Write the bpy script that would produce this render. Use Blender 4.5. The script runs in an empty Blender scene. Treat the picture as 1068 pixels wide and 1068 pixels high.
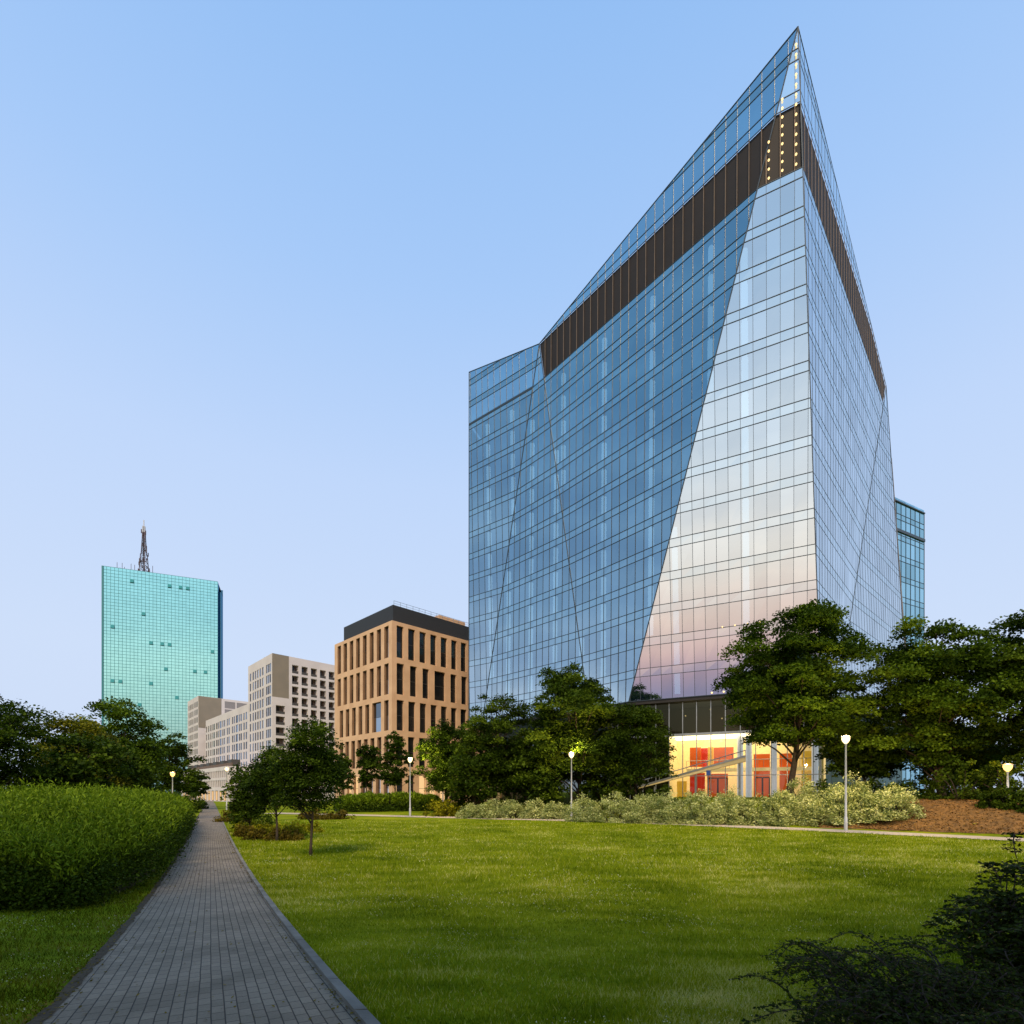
import bpy, math, random
import numpy as np
from mathutils import Vector, noise

S = bpy.context.scene
COL = S.collection
R = math.radians
H = 2.63          # height of the camera above the flat park
F = 541.0 / 1068  # focal length in picture widths
rng = np.random.default_rng(7)
random.seed(7)

# ------------------------------------------------------------------ helpers
def at(px, py, d):
    """point seen at (px, py) of the 1068 picture, d metres ahead"""
    return Vector(((px - 534) * d / 541, d, H + (826 - py) * d / 541))

def tag(o, label=None, cat=None, group=None, kind=None):
    if label: o['label'] = label
    if cat: o['category'] = cat
    if group: o['group'] = group
    if kind: o['kind'] = kind
    return o

def empty(name, loc, label, cat, group=None):
    o = bpy.data.objects.new(name, None)
    COL.objects.link(o)
    o.location = loc
    o.empty_display_size = 0.3
    return tag(o, label, cat, group)

class MB:
    def __init__(self):
        self.v = []; self.f = []; self.m = []; self.t = []
    def face(self, pts, mat=0, tint=0.5):
        n = len(self.v)
        self.v.extend([tuple(p) for p in pts])
        self.f.append(tuple(range(n, n + len(pts))))
        self.m.append(mat); self.t.append(tint)
    def box(self, lo, hi, mat=0):
        x0, y0, z0 = lo; x1, y1, z1 = hi
        self.hexa([(x0, y0, z0), (x1, y0, z0), (x1, y1, z0), (x0, y1, z0)],
                  [(x0, y0, z1), (x1, y0, z1), (x1, y1, z1), (x0, y1, z1)], mat)
    def hexa(self, b, t, mat=0, tint=0.5):
        n = len(self.v); k = len(b)
        self.v.extend([tuple(p) for p in b]); self.v.extend([tuple(p) for p in t])
        self.f.append(tuple(range(n + k - 1, n - 1, -1)))
        self.f.append(tuple(range(n + k, n + 2 * k)))
        for i in range(k):
            j = (i + 1) % k
            self.f.append((n + i, n + j, n + k + j, n + k + i))
        self.m.extend([mat] * (k + 2)); self.t.extend([tint] * (k + 2))
    def obox(self, o, u, lu, v, lv, z0, z1, mat=0):
        """box with plan origin o, plan axes u and v"""
        o = Vector(o); a = Vector((u[0], u[1], 0)) * lu; b = Vector((v[0], v[1], 0)) * lv
        o = Vector((o[0], o[1], 0))
        q = [o, o + a, o + a + b, o + b]
        self.hexa([p + Vector((0, 0, z0)) for p in q], [p + Vector((0, 0, z1)) for p in q], mat)
    def bar(self, p, q, n, w, d, mat=0):
        p = Vector(p); q = Vector(q); n = Vector(n).normalized()
        t = (q - p)
        if t.length < 1e-4: return
        s = t.normalized().cross(n).normalized() * (w / 2)
        n2 = n * d; n1 = n * -0.02
        self.hexa([p - s + n1, p + s + n1, p + s + n2, p - s + n2],
                  [q - s + n1, q + s + n1, q + s + n2, q - s + n2], mat)
    def tube(self, pts, rad, sides=6, mat=0):
        pts = [Vector(p) for p in pts]
        if not hasattr(rad, '__len__'): rad = [rad] * len(pts)
        n0 = len(self.v)
        for i, p in enumerate(pts):
            t = (pts[min(i + 1, len(pts) - 1)] - pts[max(i - 1, 0)]).normalized()
            a = t.orthogonal() if abs(t.z) < 0.95 else t.cross(Vector((0, 1, 0)))
            a.normalize(); b = t.cross(a)
            for k in range(sides):
                an = 2 * math.pi * k / sides
                self.v.append(tuple(p + (a * math.cos(an) + b * math.sin(an)) * rad[i]))
        for i in range(len(pts) - 1):
            for k in range(sides):
                k2 = (k + 1) % sides
                self.f.append((n0 + i * sides + k, n0 + i * sides + k2, n0 + (i + 1) * sides + k2, n0 + (i + 1) * sides + k))
                self.m.append(mat); self.t.append(0.5)
        self.f.append(tuple(n0 + k for k in range(sides - 1, -1, -1)))
        e = n0 + (len(pts) - 1) * sides
        self.f.append(tuple(e + k for k in range(sides)))
        self.m.extend([mat] * 2); self.t.extend([0.5] * 2)
    def lathe(self, c, prof, sides=16, mat=0):
        c = Vector(c); n0 = len(self.v)
        for r, z in prof:
            for k in range(sides):
                a = 2 * math.pi * k / sides
                self.v.append((c.x + r * math.cos(a), c.y + r * math.sin(a), c.z + z))
        for i in range(len(prof) - 1):
            for k in range(sides):
                k2 = (k + 1) % sides
                self.f.append((n0 + i * sides + k, n0 + i * sides + k2, n0 + (i + 1) * sides + k2, n0 + (i + 1) * sides + k))
                self.m.append(mat); self.t.append(0.5)
    def build(self, name, mats, parent=None, smooth=False):
        if not isinstance(mats, (list, tuple)): mats = [mats]
        me = bpy.data.meshes.new(name)
        v = self.v
        o = bpy.data.objects.new(name, me)
        COL.objects.link(o)
        if parent is not None:
            off = world_loc(parent)
            v = [(p[0] - off[0], p[1] - off[1], p[2] - off[2]) for p in v]
            o.parent = parent
        me.from_pydata(v, [], self.f)
        for m in mats: me.materials.append(m)
        me.polygons.foreach_set('material_index', self.m)
        at_ = me.attributes.new('tint', 'FLOAT', 'FACE')
        at_.data.foreach_set('value', self.t)
        if smooth: me.polygons.foreach_set('use_smooth', [True] * len(self.f))
        me.update()
        return o

def world_loc(o):
    l = Vector((0, 0, 0))
    while o is not None:
        l += o.location; o = o.parent
    return l

def quads(name, v, f, mat, parent=None, tint=None):
    """big mesh from numpy arrays: v (N,3), f (M,3 or 4); tint per vertex"""
    me = bpy.data.meshes.new(name)
    v = np.asarray(v, dtype=np.float32)
    if parent is not None:
        v = v - np.array(world_loc(parent), dtype=np.float32)
    f = np.asarray(f, dtype=np.int32)
    k = f.shape[1]
    me.vertices.add(len(v)); me.vertices.foreach_set('co', v.ravel())
    me.loops.add(f.size); me.loops.foreach_set('vertex_index', f.ravel())
    me.polygons.add(len(f))
    me.polygons.foreach_set('loop_start', np.arange(0, f.size, k, dtype=np.int32))
    me.polygons.foreach_set('loop_total', np.full(len(f), k, dtype=np.int32))
    if tint is not None:
        a = me.attributes.new('tint', 'FLOAT', 'POINT')
        a.data.foreach_set('value', np.asarray(tint, dtype=np.float32))
    me.update(calc_edges=True)
    for m in (mat if isinstance(mat, (list, tuple)) else [mat]): me.materials.append(m)
    o = bpy.data.objects.new(name, me)
    COL.objects.link(o)
    if parent is not None: o.parent = parent
    return o

# ------------------------------------------------------------------ materials
def new_mat(name):
    m = bpy.data.materials.new(name); m.use_nodes = True
    nt = m.node_tree; nt.nodes.clear()
    out = nt.nodes.new('ShaderNodeOutputMaterial')
    return m, nt, out

def L(nt, a, b): nt.links.new(a, b)

def ramp(nt, fac, stops, interp='LINEAR'):
    n = nt.nodes.new('ShaderNodeValToRGB')
    cr = n.color_ramp; cr.interpolation = interp
    while len(cr.elements) < len(stops): cr.elements.new(0.5)
    for e, (p, c) in zip(cr.elements, stops):
        e.position = p; e.color = (c[0], c[1], c[2], 1)
    L(nt, fac, n.inputs[0])
    return n.outputs[0]

def math_n(nt, op, a, b=None, c=None):
    n = nt.nodes.new('ShaderNodeMath'); n.operation = op
    for i, x in enumerate((a, b, c)):
        if x is None: continue
        if isinstance(x, (int, float)): n.inputs[i].default_value = x
        else: L(nt, x, n.inputs[i])
    return n.outputs[0]

def noise_n(nt, scale, detail=4, coord='Object', vec=None):
    if vec is None:
        tc = nt.nodes.new('ShaderNodeTexCoord'); vec = tc.outputs[coord]
    n = nt.nodes.new('ShaderNodeTexNoise')
    n.inputs['Scale'].default_value = scale; n.inputs['Detail'].default_value = detail
    L(nt, vec, n.inputs['Vector'])
    return n.outputs['Fac']

def mix_rgb(nt, fac, a, b, mode='MIX'):
    n = nt.nodes.new('ShaderNodeMix'); n.data_type = 'RGBA'; n.blend_type = mode
    for s, x in ((n.inputs['Factor'], fac), (n.inputs['A'], a), (n.inputs['B'], b)):
        pass
    fa = [i for i in n.inputs if i.name == 'Factor' and i.type == 'VALUE'][0]
    ia = [i for i in n.inputs if i.name == 'A' and i.type == 'RGBA'][0]
    ib = [i for i in n.inputs if i.name == 'B' and i.type == 'RGBA'][0]
    for s, x in ((fa, fac), (ia, a), (ib, b)):
        if isinstance(x, (int, float)): s.default_value = x
        elif isinstance(x, tuple): s.default_value = (x[0], x[1], x[2], 1)
        else: L(nt, x, s)
    return [o for o in n.outputs if o.type == 'RGBA'][0]

def attr(nt, name='tint'):
    n = nt.nodes.new('ShaderNodeAttribute'); n.attribute_name = name
    return n.outputs['Fac']

def pbr(name, c0, c1=None, scale=3.0, rough=0.7, metal=0.0, bump=0.0, bscale=20, emit=None, estr=0.0, detail=5):
    m, nt, out = new_mat(name)
    p = nt.nodes.new('ShaderNodeBsdfPrincipled')
    c1 = c1 or tuple(x * 0.8 for x in c0)
    f = noise_n(nt, scale, detail)
    L(nt, ramp(nt, f, [(0.3, c1), (0.7, c0)]), p.inputs['Base Color'])
    p.inputs['Roughness'].default_value = rough
    p.inputs['Metallic'].default_value = metal
    if bump:
        b = nt.nodes.new('ShaderNodeBump'); b.inputs['Strength'].default_value = bump
        b.inputs['Distance'].default_value = 0.02
        L(nt, noise_n(nt, bscale, 3), b.inputs['Height']); L(nt, b.outputs[0], p.inputs['Normal'])
    if emit:
        p.inputs['Emission Color'].default_value = (*emit, 1); p.inputs['Emission Strength'].default_value = estr
    L(nt, p.outputs[0], out.inputs[0])
    return m

def emis(name, c, s):
    m, nt, out = new_mat(name)
    e = nt.nodes.new('ShaderNodeEmission'); e.inputs[0].default_value = (*c, 1); e.inputs[1].default_value = s
    L(nt, e.outputs[0], out.inputs[0])
    return m

def glass(name, refl, trans, body, f_refl=0.62, f_trans=0.6, rough=0.01, var=0.12):
    """coated facade glass: a mirror coat over partly clear, partly dark glass; panes differ a little"""
    m, nt, out = new_mat(name)
    t = attr(nt)
    k = math_n(nt, 'MULTIPLY_ADD', t, var * 2, 1 - var)
    g = nt.nodes.new('ShaderNodeBsdfGlossy'); g.inputs['Roughness'].default_value = rough
    L(nt, mix_rgb(nt, 1.0, refl, k, 'MULTIPLY'), g.inputs['Color'])
    tr = nt.nodes.new('ShaderNodeBsdfTransparent'); tr.inputs[0].default_value = (*trans, 1)
    d = nt.nodes.new('ShaderNodeBsdfDiffuse'); d.inputs[0].default_value = (*body, 1)
    m1 = nt.nodes.new('ShaderNodeMixShader'); m1.inputs[0].default_value = f_trans
    L(nt, d.outputs[0], m1.inputs[1]); L(nt, tr.outputs[0], m1.inputs[2])
    lw = nt.nodes.new('ShaderNodeFresnel'); lw.inputs['IOR'].default_value = 1.5
    fac = math_n(nt, 'MULTIPLY_ADD', lw.outputs[0], 1 - f_refl, f_refl)
    m2 = nt.nodes.new('ShaderNodeMixShader')
    L(nt, fac, m2.inputs[0]); L(nt, m1.outputs[0], m2.inputs[1]); L(nt, g.outputs[0], m2.inputs[2])
    L(nt, m2.outputs[0], out.inputs[0])
    return m

def leafmat(name, dark, mid, light, trans=0.25, rough=0.55):
    m, nt, out = new_mat(name)
    c = ramp(nt, attr(nt), [(0.0, dark), (0.5, mid), (1.0, light)])
    p = nt.nodes.new('ShaderNodeBsdfPrincipled'); L(nt, c, p.inputs['Base Color'])
    p.inputs['Roughness'].default_value = rough
    p.inputs['Specular IOR Level'].default_value = 0.04
    t = nt.nodes.new('ShaderNodeBsdfTranslucent'); L(nt, mix_rgb(nt, 1.0, c, (1.1, 1.25, 0.5), 'MULTIPLY'), t.inputs[0])
    x = nt.nodes.new('ShaderNodeMixShader'); x.inputs[0].default_value = trans
    L(nt, p.outputs[0], x.inputs[1]); L(nt, t.outputs[0], x.inputs[2]); L(nt, x.outputs[0], out.inputs[0])
    return m

M = {}
M['facade'] = glass('facade_glass', (0.84, 0.91, 0.95), (0.42, 0.62, 0.74), (0.02, 0.06, 0.10), 0.66, 0.75, var=0.09)
M['spandrel'] = glass('spandrel_glass', (0.82, 0.90, 0.95), (0.3, 0.5, 0.6), (0.06, 0.13, 0.18), 0.66, 0.0, var=0.04)
M['wing_glass'] = glass('wing_glass', (0.55, 0.80, 0.88), (0.3, 0.5, 0.6), (0.04, 0.20, 0.30), 0.62, 0.0, var=0.22)
M['dark_glass'] = glass('dark_glass', (0.25, 0.30, 0.24), (0.4, 0.42, 0.38), (0.010, 0.012, 0.006), 0.04, 0.6, var=0.3)
M['window_glass'] = glass('window_glass', (0.42, 0.45, 0.48), (0.2, 0.2, 0.2), (0.012, 0.013, 0.014), 0.035, 0.0, var=0.5)
M['clear'] = glass('clear_glass', (0.8, 0.85, 0.85), (0.93, 0.96, 0.93), (0.02, 0.02, 0.02), 0.04, 0.95)
M['mullion'] = pbr('dark_bronze_metal', (0.045, 0.04, 0.036), rough=0.45, metal=0.3)
M['mullion_blue'] = pbr('dark_blue_metal', (0.05, 0.07, 0.09), rough=0.45, metal=0.3)
M['louvre'] = pbr('brown_louvre', (0.016, 0.010, 0.006), (0.011, 0.007, 0.004), 0.6, rough=0.7)
M['bronze'] = pbr('bronze_fin', (0.22, 0.15, 0.09), (0.16, 0.11, 0.07), 0.8, rough=0.5, metal=0.2)
M['column'] = pbr('pale_column_self_lit', (0.75, 0.78, 0.78), rough=0.8, emit=(0.75, 0.9, 1.0), estr=0.9)  # emission paints room light onto the columns, they are no lamps
M['core'] = pbr('dim_interior', (0.06, 0.09, 0.12), (0.04, 0.06, 0.09), 0.4, rough=0.9)
M['slab'] = pbr('slab_concrete', (0.12, 0.13, 0.14), rough=0.9)
M['bulb'] = emis('warm_bulb', (1.0, 0.70, 0.30), 2.0)
M['teal'] = glass('teal_mirror_glass', (0.40, 0.80, 0.84), (0.3, 0.5, 0.5), (0.02, 0.20, 0.23), 0.70, 0.0, var=0.05)
M['teal_dark'] = glass('teal_side_glass', (0.10, 0.25, 0.38), (0.3, 0.5, 0.5), (0.01, 0.05, 0.09), 0.5, 0.0)
M['vent'] = pbr('open_vent', (0.035, 0.27, 0.29), rough=0.8)
M['teal_bar'] = pbr('dark_teal_metal', (0.02, 0.20, 0.22), rough=0.5)
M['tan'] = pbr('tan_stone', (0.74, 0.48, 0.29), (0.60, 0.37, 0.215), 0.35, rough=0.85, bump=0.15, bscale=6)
M['tan_shade'] = pbr('tan_reveal_painted_shade', (0.30, 0.17, 0.09), (0.22, 0.12, 0.065), 0.5, rough=0.85)  # darker tan, shade of the window slots painted into the reveals
M['white_shade'] = pbr('render_reveal_painted_shade', (0.30, 0.26, 0.25), rough=0.9)  # darker render on the reveals, recess shade put into the colour
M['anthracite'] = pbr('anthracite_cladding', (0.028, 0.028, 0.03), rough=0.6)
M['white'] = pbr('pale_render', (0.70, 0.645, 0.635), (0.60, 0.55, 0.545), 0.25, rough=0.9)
M['taupe'] = pbr('taupe_render', (0.26, 0.22, 0.17), (0.22, 0.19, 0.15), 0.3, rough=0.9)
M['greypanel'] = pbr('grey_panel', (0.28, 0.26, 0.27), rough=0.85)
M['frame'] = pbr('window_frame', (0.07, 0.065, 0.06), rough=0.6)
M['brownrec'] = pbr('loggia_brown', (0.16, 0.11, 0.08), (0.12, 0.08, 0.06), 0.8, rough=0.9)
M['mast'] = pbr('mast_steel', (0.10, 0.07, 0.075), rough=0.6)
M['mast_red'] = pbr('mast_red_paint', (0.13, 0.06, 0.055), rough=0.6)
M['mast_white'] = pbr('mast_white_paint', (0.6, 0.58, 0.58), rough=0.6)
M['pole'] = pbr('galvanised_pole', (0.50, 0.50, 0.49), rough=0.45, metal=0.2)
M['lampglow'] = emis('lamp_glow', (1.0, 0.72, 0.34), 3.2)
M['lampglow_orange'] = emis('lamp_glow_orange', (1.0, 0.55, 0.16), 3.0)
M['cream_self_lit'] = pbr('cream_wall_self_lit', (0.8, 0.66, 0.36), rough=0.9, emit=(1.0, 0.72, 0.28), estr=0.42)  # wall and gallery slab glow themselves to imitate lobby light
M['yellow_self_lit'] = pbr('yellow_panel_self_lit', (0.8, 0.5, 0.06), rough=0.8, emit=(1.0, 0.55, 0.05), estr=0.3)  # this and the next two panels glow to imitate lobby lighting
M['orange'] = pbr('orange_panel_self_lit', (0.75, 0.13, 0.015), (0.65, 0.1, 0.01), 0.7, rough=0.7, emit=(1.0, 0.14, 0.012), estr=0.28)
M['red'] = pbr('red_panel_self_lit', (0.65, 0.035, 0.012), rough=0.7, emit=(1.0, 0.04, 0.012), estr=0.3)
M['ceil_lit'] = emis('ceiling_strip', (1.0, 0.80, 0.42), 4.2)
M['whitecol'] = pbr('white_column_self_lit', (0.7, 0.72, 0.75), rough=0.6, emit=(0.9, 0.93, 1.0), estr=0.35)  # added emission brightens the backlit columns, no lamp inside
M['lit_window'] = emis('lit_shop_window', (1.0, 0.62, 0.28), 1.0)
M['bark'] = pbr('bark', (0.075, 0.052, 0.034), (0.04, 0.028, 0.02), 6, rough=0.95, bump=0.6, bscale=14)
M['twig'] = pbr('dark_twig', (0.03, 0.02, 0.014), rough=0.9)
M['shade'] = pbr('hedge_core_painted_shade', (0.012, 0.016, 0.006), rough=1.0)  # near-black core, shaded hedge interior painted as colour
M['leaf_a'] = leafmat('leaf_mid_green', (0.022, 0.044, 0.004), (0.06, 0.105, 0.007), (0.145, 0.215, 0.014))
M['leaf_b'] = leafmat('leaf_dark_green', (0.018, 0.036, 0.004), (0.047, 0.081, 0.006), (0.115, 0.168, 0.012))
M['leaf_c'] = leafmat('leaf_yellow_green', (0.05, 0.06, 0.006), (0.12, 0.13, 0.010), (0.24, 0.22, 0.018))
M['leaf_hedge'] = leafmat('leaf_hedge', (0.035, 0.06, 0.004), (0.10, 0.165, 0.008), (0.22, 0.31, 0.018))
M['leaf_fore'] = leafmat('leaf_foreground', (0.010, 0.018, 0.002), (0.022, 0.036, 0.003), (0.048, 0.072, 0.006), 0.12)
M['leaf_var'] = leafmat('leaf_variegated', (0.13, 0.18, 0.05), (0.42, 0.45, 0.17), (0.76, 0.76, 0.40))
M['leaf_gold'] = leafmat('leaf_gold', (0.08, 0.09, 0.006), (0.24, 0.23, 0.010), (0.46, 0.42, 0.018))
M['leaf_brown'] = leafmat('leaf_brown', (0.06, 0.05, 0.008), (0.14, 0.105, 0.014), (0.22, 0.16, 0.02))
M['chips'] = leafmat('bark_chip', (0.08, 0.042, 0.012), (0.19, 0.10, 0.026), (0.32, 0.18, 0.05), 0.0, 0.9)
M['clover'] = leafmat('pale_flower', (0.30, 0.32, 0.14), (0.50, 0.50, 0.30), (0.75, 0.72, 0.5), 0.1)
M['concrete'] = pbr('kerb_concrete', (0.25, 0.24, 0.215), (0.11, 0.11, 0.095), 2.2, rough=0.9, bump=0.3, bscale=40)
M['sandpath'] = pbr('pale_paving', (0.50, 0.42, 0.32), (0.40, 0.33, 0.25), 1.2, rough=0.95)
M['mulch'] = pbr('bark_mulch', (0.25, 0.125, 0.030), (0.09, 0.05, 0.014), 3, rough=1.0, bump=0.8, bscale=12, detail=8)
M['soil'] = pbr('soil_edge', (0.075, 0.055, 0.028), (0.04, 0.03, 0.018), 9, rough=1.0, bump=0.8, bscale=30)
M['mezz'] = pbr('dark_brown_panel', (0.05, 0.028, 0.014), (0.015, 0.012, 0.006), 0.25, rough=0.9)
M['signblue'] = pbr('blue_sign', (0.03, 0.12, 0.5), rough=0.5)
M['steel'] = pbr('rail_steel', (0.4, 0.42, 0.42), rough=0.35, metal=0.7)
M['ramp_self_lit'] = pbr('ramp_soffit_self_lit', (0.55, 0.45, 0.25), rough=0.8, emit=(1.0, 0.66, 0.22), estr=0.16)  # emission stands in for light falling on the ramp

def ground_material():
    m, nt, out = new_mat('lawn_grass')
    tc = nt.nodes.new('ShaderNodeTexCoord')
    big = noise_n(nt, 0.22, 5, vec=tc.outputs['Object'])
    mp = nt.nodes.new('ShaderNodeMapping'); mp.inputs['Scale'].default_value = (0.6, 2.0, 1)
    L(nt, tc.outputs['Object'], mp.inputs[0])
    mid = noise_n(nt, 1.0, 6, vec=mp.outputs[0])
    fine = noise_n(nt, 18, 6, vec=tc.outputs['Object'])
    base = ramp(nt, big, [(0.34, (0.09, 0.14, 0.004)), (0.52, (0.205, 0.265, 0.006)), (0.68, (0.36, 0.345, 0.016))])
    c = mix_rgb(nt, 0.55, base, ramp(nt, mid, [(0.3, (0.085, 0.13, 0.005)), (0.7, (0.28, 0.315, 0.015))]))
    c = mix_rgb(nt, 0.5, c, ramp(nt, fine, [(0.25, (0.35, 0.4, 0.3)), (0.75, (1.25, 1.25, 1.1))]), 'MULTIPLY')
    p = nt.nodes.new('ShaderNodeBsdfPrincipled'); L(nt, c, p.inputs['Base Color'])
    p.inputs['Roughness'].default_value = 0.95; p.inputs['Specular IOR Level'].default_value = 0.03
    b = nt.nodes.new('ShaderNodeBump'); b.inputs['Strength'].default_value = 0.7; b.inputs['Distance'].default_value = 0.05
    L(nt, fine, b.inputs['Height']); L(nt, b.outputs[0], p.inputs['Normal'])
    L(nt, p.outputs[0], out.inputs[0])
    return m
M['lawn'] = ground_material()

def grass_material(name='grass_blades', dim=1.0):
    m, nt, out = new_mat(name)
    tc = nt.nodes.new('ShaderNodeTexCoord')
    big = noise_n(nt, 0.25, 5, vec=tc.outputs['Object'])
    mp = nt.nodes.new('ShaderNodeMapping'); mp.inputs['Scale'].default_value = (0.7, 1.8, 1)
    L(nt, tc.outputs['Object'], mp.inputs[0])
    mix_n = math_n(nt, 'MULTIPLY_ADD', big, 0.5, math_n(nt, 'MULTIPLY', noise_n(nt, 1.1, 5, vec=mp.outputs[0]), 0.5))
    t = attr(nt)
    s = math_n(nt, 'MULTIPLY_ADD', t, 0.7, math_n(nt, 'MULTIPLY_ADD', mix_n, 3.3, -1.53))
    c = ramp(nt, s, [(0.0, (0.068, 0.115, 0.004)), (0.42, (0.185, 0.255, 0.006)), (0.75, (0.34, 0.375, 0.013)), (1.0, (0.66, 0.62, 0.22))])
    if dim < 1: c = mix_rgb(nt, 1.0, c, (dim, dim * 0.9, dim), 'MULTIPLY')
    p = nt.nodes.new('ShaderNodeBsdfPrincipled'); L(nt, c, p.inputs['Base Color'])
    p.inputs['Roughness'].default_value = 0.8; p.inputs['Specular IOR Level'].default_value = 0.03
    tr = nt.nodes.new('ShaderNodeBsdfTranslucent'); L(nt, c, tr.inputs[0])
    x = nt.nodes.new('ShaderNodeMixShader'); x.inputs[0].default_value = 0.3
    L(nt, p.outputs[0], x.inputs[1]); L(nt, tr.outputs[0], x.inputs[2]); L(nt, x.outputs[0], out.inputs[0])
    return m
M['grass'] = grass_material()
M['verge'] = grass_material('verge_grass_painted_shade', 0.45)  # same grass with darker blades, the verge's shade painted into the colour

def paver_material():
    m, nt, out = new_mat('paving_blocks')
    tc = nt.nodes.new('ShaderNodeTexCoord')
    mp = nt.nodes.new('ShaderNodeMapping')
    mp.inputs['Rotation'].default_value = (0, 0, R(-120.2))
    L(nt, tc.outputs['Object'], mp.inputs[0])
    nz = nt.nodes.new('ShaderNodeTexNoise'); nz.inputs['Scale'].default_value = 1.6
    L(nt, tc.outputs['Object'], nz.inputs[0])
    ad = nt.nodes.new('ShaderNodeVectorMath'); ad.operation = 'MULTIPLY_ADD'
    L(nt, nz.outputs['Color'], ad.inputs[0]); ad.inputs[1].default_value = (0.015, 0.015, 0); L(nt, mp.outputs[0], ad.inputs[2])
    br = nt.nodes.new('ShaderNodeTexBrick')
    br.inputs['Scale'].default_value = 1.0
    br.inputs['Brick Width'].default_value = 0.18; br.inputs['Row Height'].default_value = 0.089
    br.inputs['Mortar Size'].default_value = 0.005; br.inputs['Mortar Smooth'].default_value = 0.3
    br.inputs['Bias'].default_value = 0.0
    br.inputs['Color1'].default_value = (0.20, 0.163, 0.118, 1); br.inputs['Color2'].default_value = (0.27, 0.222, 0.162, 1)
    br.inputs['Mortar'].default_value = (0.028, 0.026, 0.022, 1)
    L(nt, ad.outputs[0], br.inputs['Vector'])
    big = noise_n(nt, 0.9, 6, vec=tc.outputs['Object'])
    fine = noise_n(nt, 60, 3, vec=tc.outputs['Object'])
    c = mix_rgb(nt, 0.75, br.outputs['Color'], ramp(nt, big, [(0.28, (0.50, 0.50, 0.47)), (0.5, (0.95, 0.95, 0.94)), (0.72, (1.22, 1.22, 1.24))]), 'MULTIPLY')
    c = mix_rgb(nt, 0.5, c, ramp(nt, fine, [(0.3, (0.7, 0.7, 0.7)), (0.7, (1.2, 1.2, 1.2))]), 'MULTIPLY')
    p = nt.nodes.new('ShaderNodeBsdfPrincipled'); L(nt, c, p.inputs['Base Color'])
    p.inputs['Roughness'].default_value = 0.7; p.inputs['Specular IOR Level'].default_value = 0.35
    b = nt.nodes.new('ShaderNodeBump'); b.inputs['Strength'].default_value = 0.8; b.inputs['Distance'].default_value = 0.012
    L(nt, math_n(nt, 'MULTIPLY_ADD', fine, 0.25, math_n(nt, 'SUBTRACT', 1.0, br.outputs['Fac'])), b.inputs['Height'])
    L(nt, b.outputs[0], p.inputs['Normal'])
    L(nt, p.outputs[0], out.inputs[0])
    return m
M['pavers'] = paver_material()

# ------------------------------------------------------------------ terrain
FP = np.array([(-80, 78), (-55, 73), (-30, 64.5), (-17.9, 59), (5.8, 47.4), (13.2, 42.6), (21.7, 34.4), (27.2, 27.2), (33, 19.5), (40, 10)], float)   # middle of the far path

def fp_dist(x, y):
    """signed distance to the far path, positive beyond it (numpy)"""
    x = np.asarray(x, float); y = np.asarray(y, float)
    best = np.full(x.shape, 1e9); sg = np.ones(x.shape)
    for a, b in zip(FP[:-1], FP[1:]):
        d = b - a; l2 = d @ d
        t = np.clip(((x - a[0]) * d[0] + (y - a[1]) * d[1]) / l2, 0, 1)
        qx = a[0] + t * d[0]; qy = a[1] + t * d[1]
        r = np.hypot(x - qx, y - qy)
        s = np.sign(d[0] * (y - a[1]) - d[1] * (x - a[0]))
        m = r < best
        best = np.where(m, r, best); sg = np.where(m, s, sg)
    return best * sg

def sstep(a, b, x):
    t = np.clip((x - a) / (b - a), 0, 1)
    return t * t * (3 - 2 * t)

def ground_z(x, y):
    x = np.asarray(x, float); y = np.asarray(y, float)
    z = 1.4 * np.exp(-np.maximum(y, 0) / 10)
    amp = 0.25 + 1.75 * sstep(0, 24, x - 0.0)
    amp = amp * sstep(-40, -8, x)
    z = z + amp * sstep(2.2, 10.0, fp_dist(x, y)) * sstep(8, 24, y)
    return z

def gz(x, y): return float(ground_z(np.array([x]), np.array([y]))[0])

def axis(bounds):
    out = []
    for a, b, s in bounds: out.append(np.arange(a, b, s))
    return np.concatenate(out + [np.array([bounds[-1][1]])])

def build_ground():
    xs = axis([(-1500, -300, 100), (-300, -60, 15), (-60, -24, 1.5), (-24, 60, 0.6), (60, 120, 5), (120, 300, 20), (300, 1500, 100)])
    ys = axis([(-70, -10, 10), (-10, 60, 0.6), (60, 140, 4), (140, 400, 20), (400, 3000, 200)])
    gx, gy = np.meshgrid(xs, ys)
    z = ground_z(gx, gy)
    v = np.stack([gx, gy, z], -1).reshape(-1, 3)
    n = len(xs); i = np.arange(len(ys) - 1)[:, None] * n + np.arange(n - 1)[None, :]
    f = np.stack([i, i + 1, i + n + 1, i + n], -1).reshape(-1, 4)
    o = quads('ground', v, f, M['lawn'])
    o.data.polygons.foreach_set('use_smooth', [True] * len(f))
    tag(o, 'open green park lawn sloping gently away from the camera', 'ground', kind='structure')
build_ground()

def pr(y): return 1.08 - 0.583 * y          # right edge of the block path
PW = 2.3
def strip(name, ys, xl, xr, lift, mat, thick=None, nx=4):
    v = []; f = []
    for y in ys:
        for k in range(nx + 1):
            x = xl(y) + (xr(y) - xl(y)) * k / nx
            v.append((x, y, gz(x, y) + lift))
    for j in range(len(ys) - 1):
        for k in range(nx):
            a = j * (nx + 1) + k
            f.append((a, a + 1, a + nx + 2, a + nx + 1))
    return quads(name, v, f, mat)

ys = list(np.arange(-4, 60, 0.5)) + list(np.arange(60, 176, 4.0))
o = strip('footpath', ys, lambda y: pr(y) - PW, pr, 0.02, M['pavers'])
tag(o, 'grey block paved footpath leading away beside the tall hedge', 'footpath', kind='structure')

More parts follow.
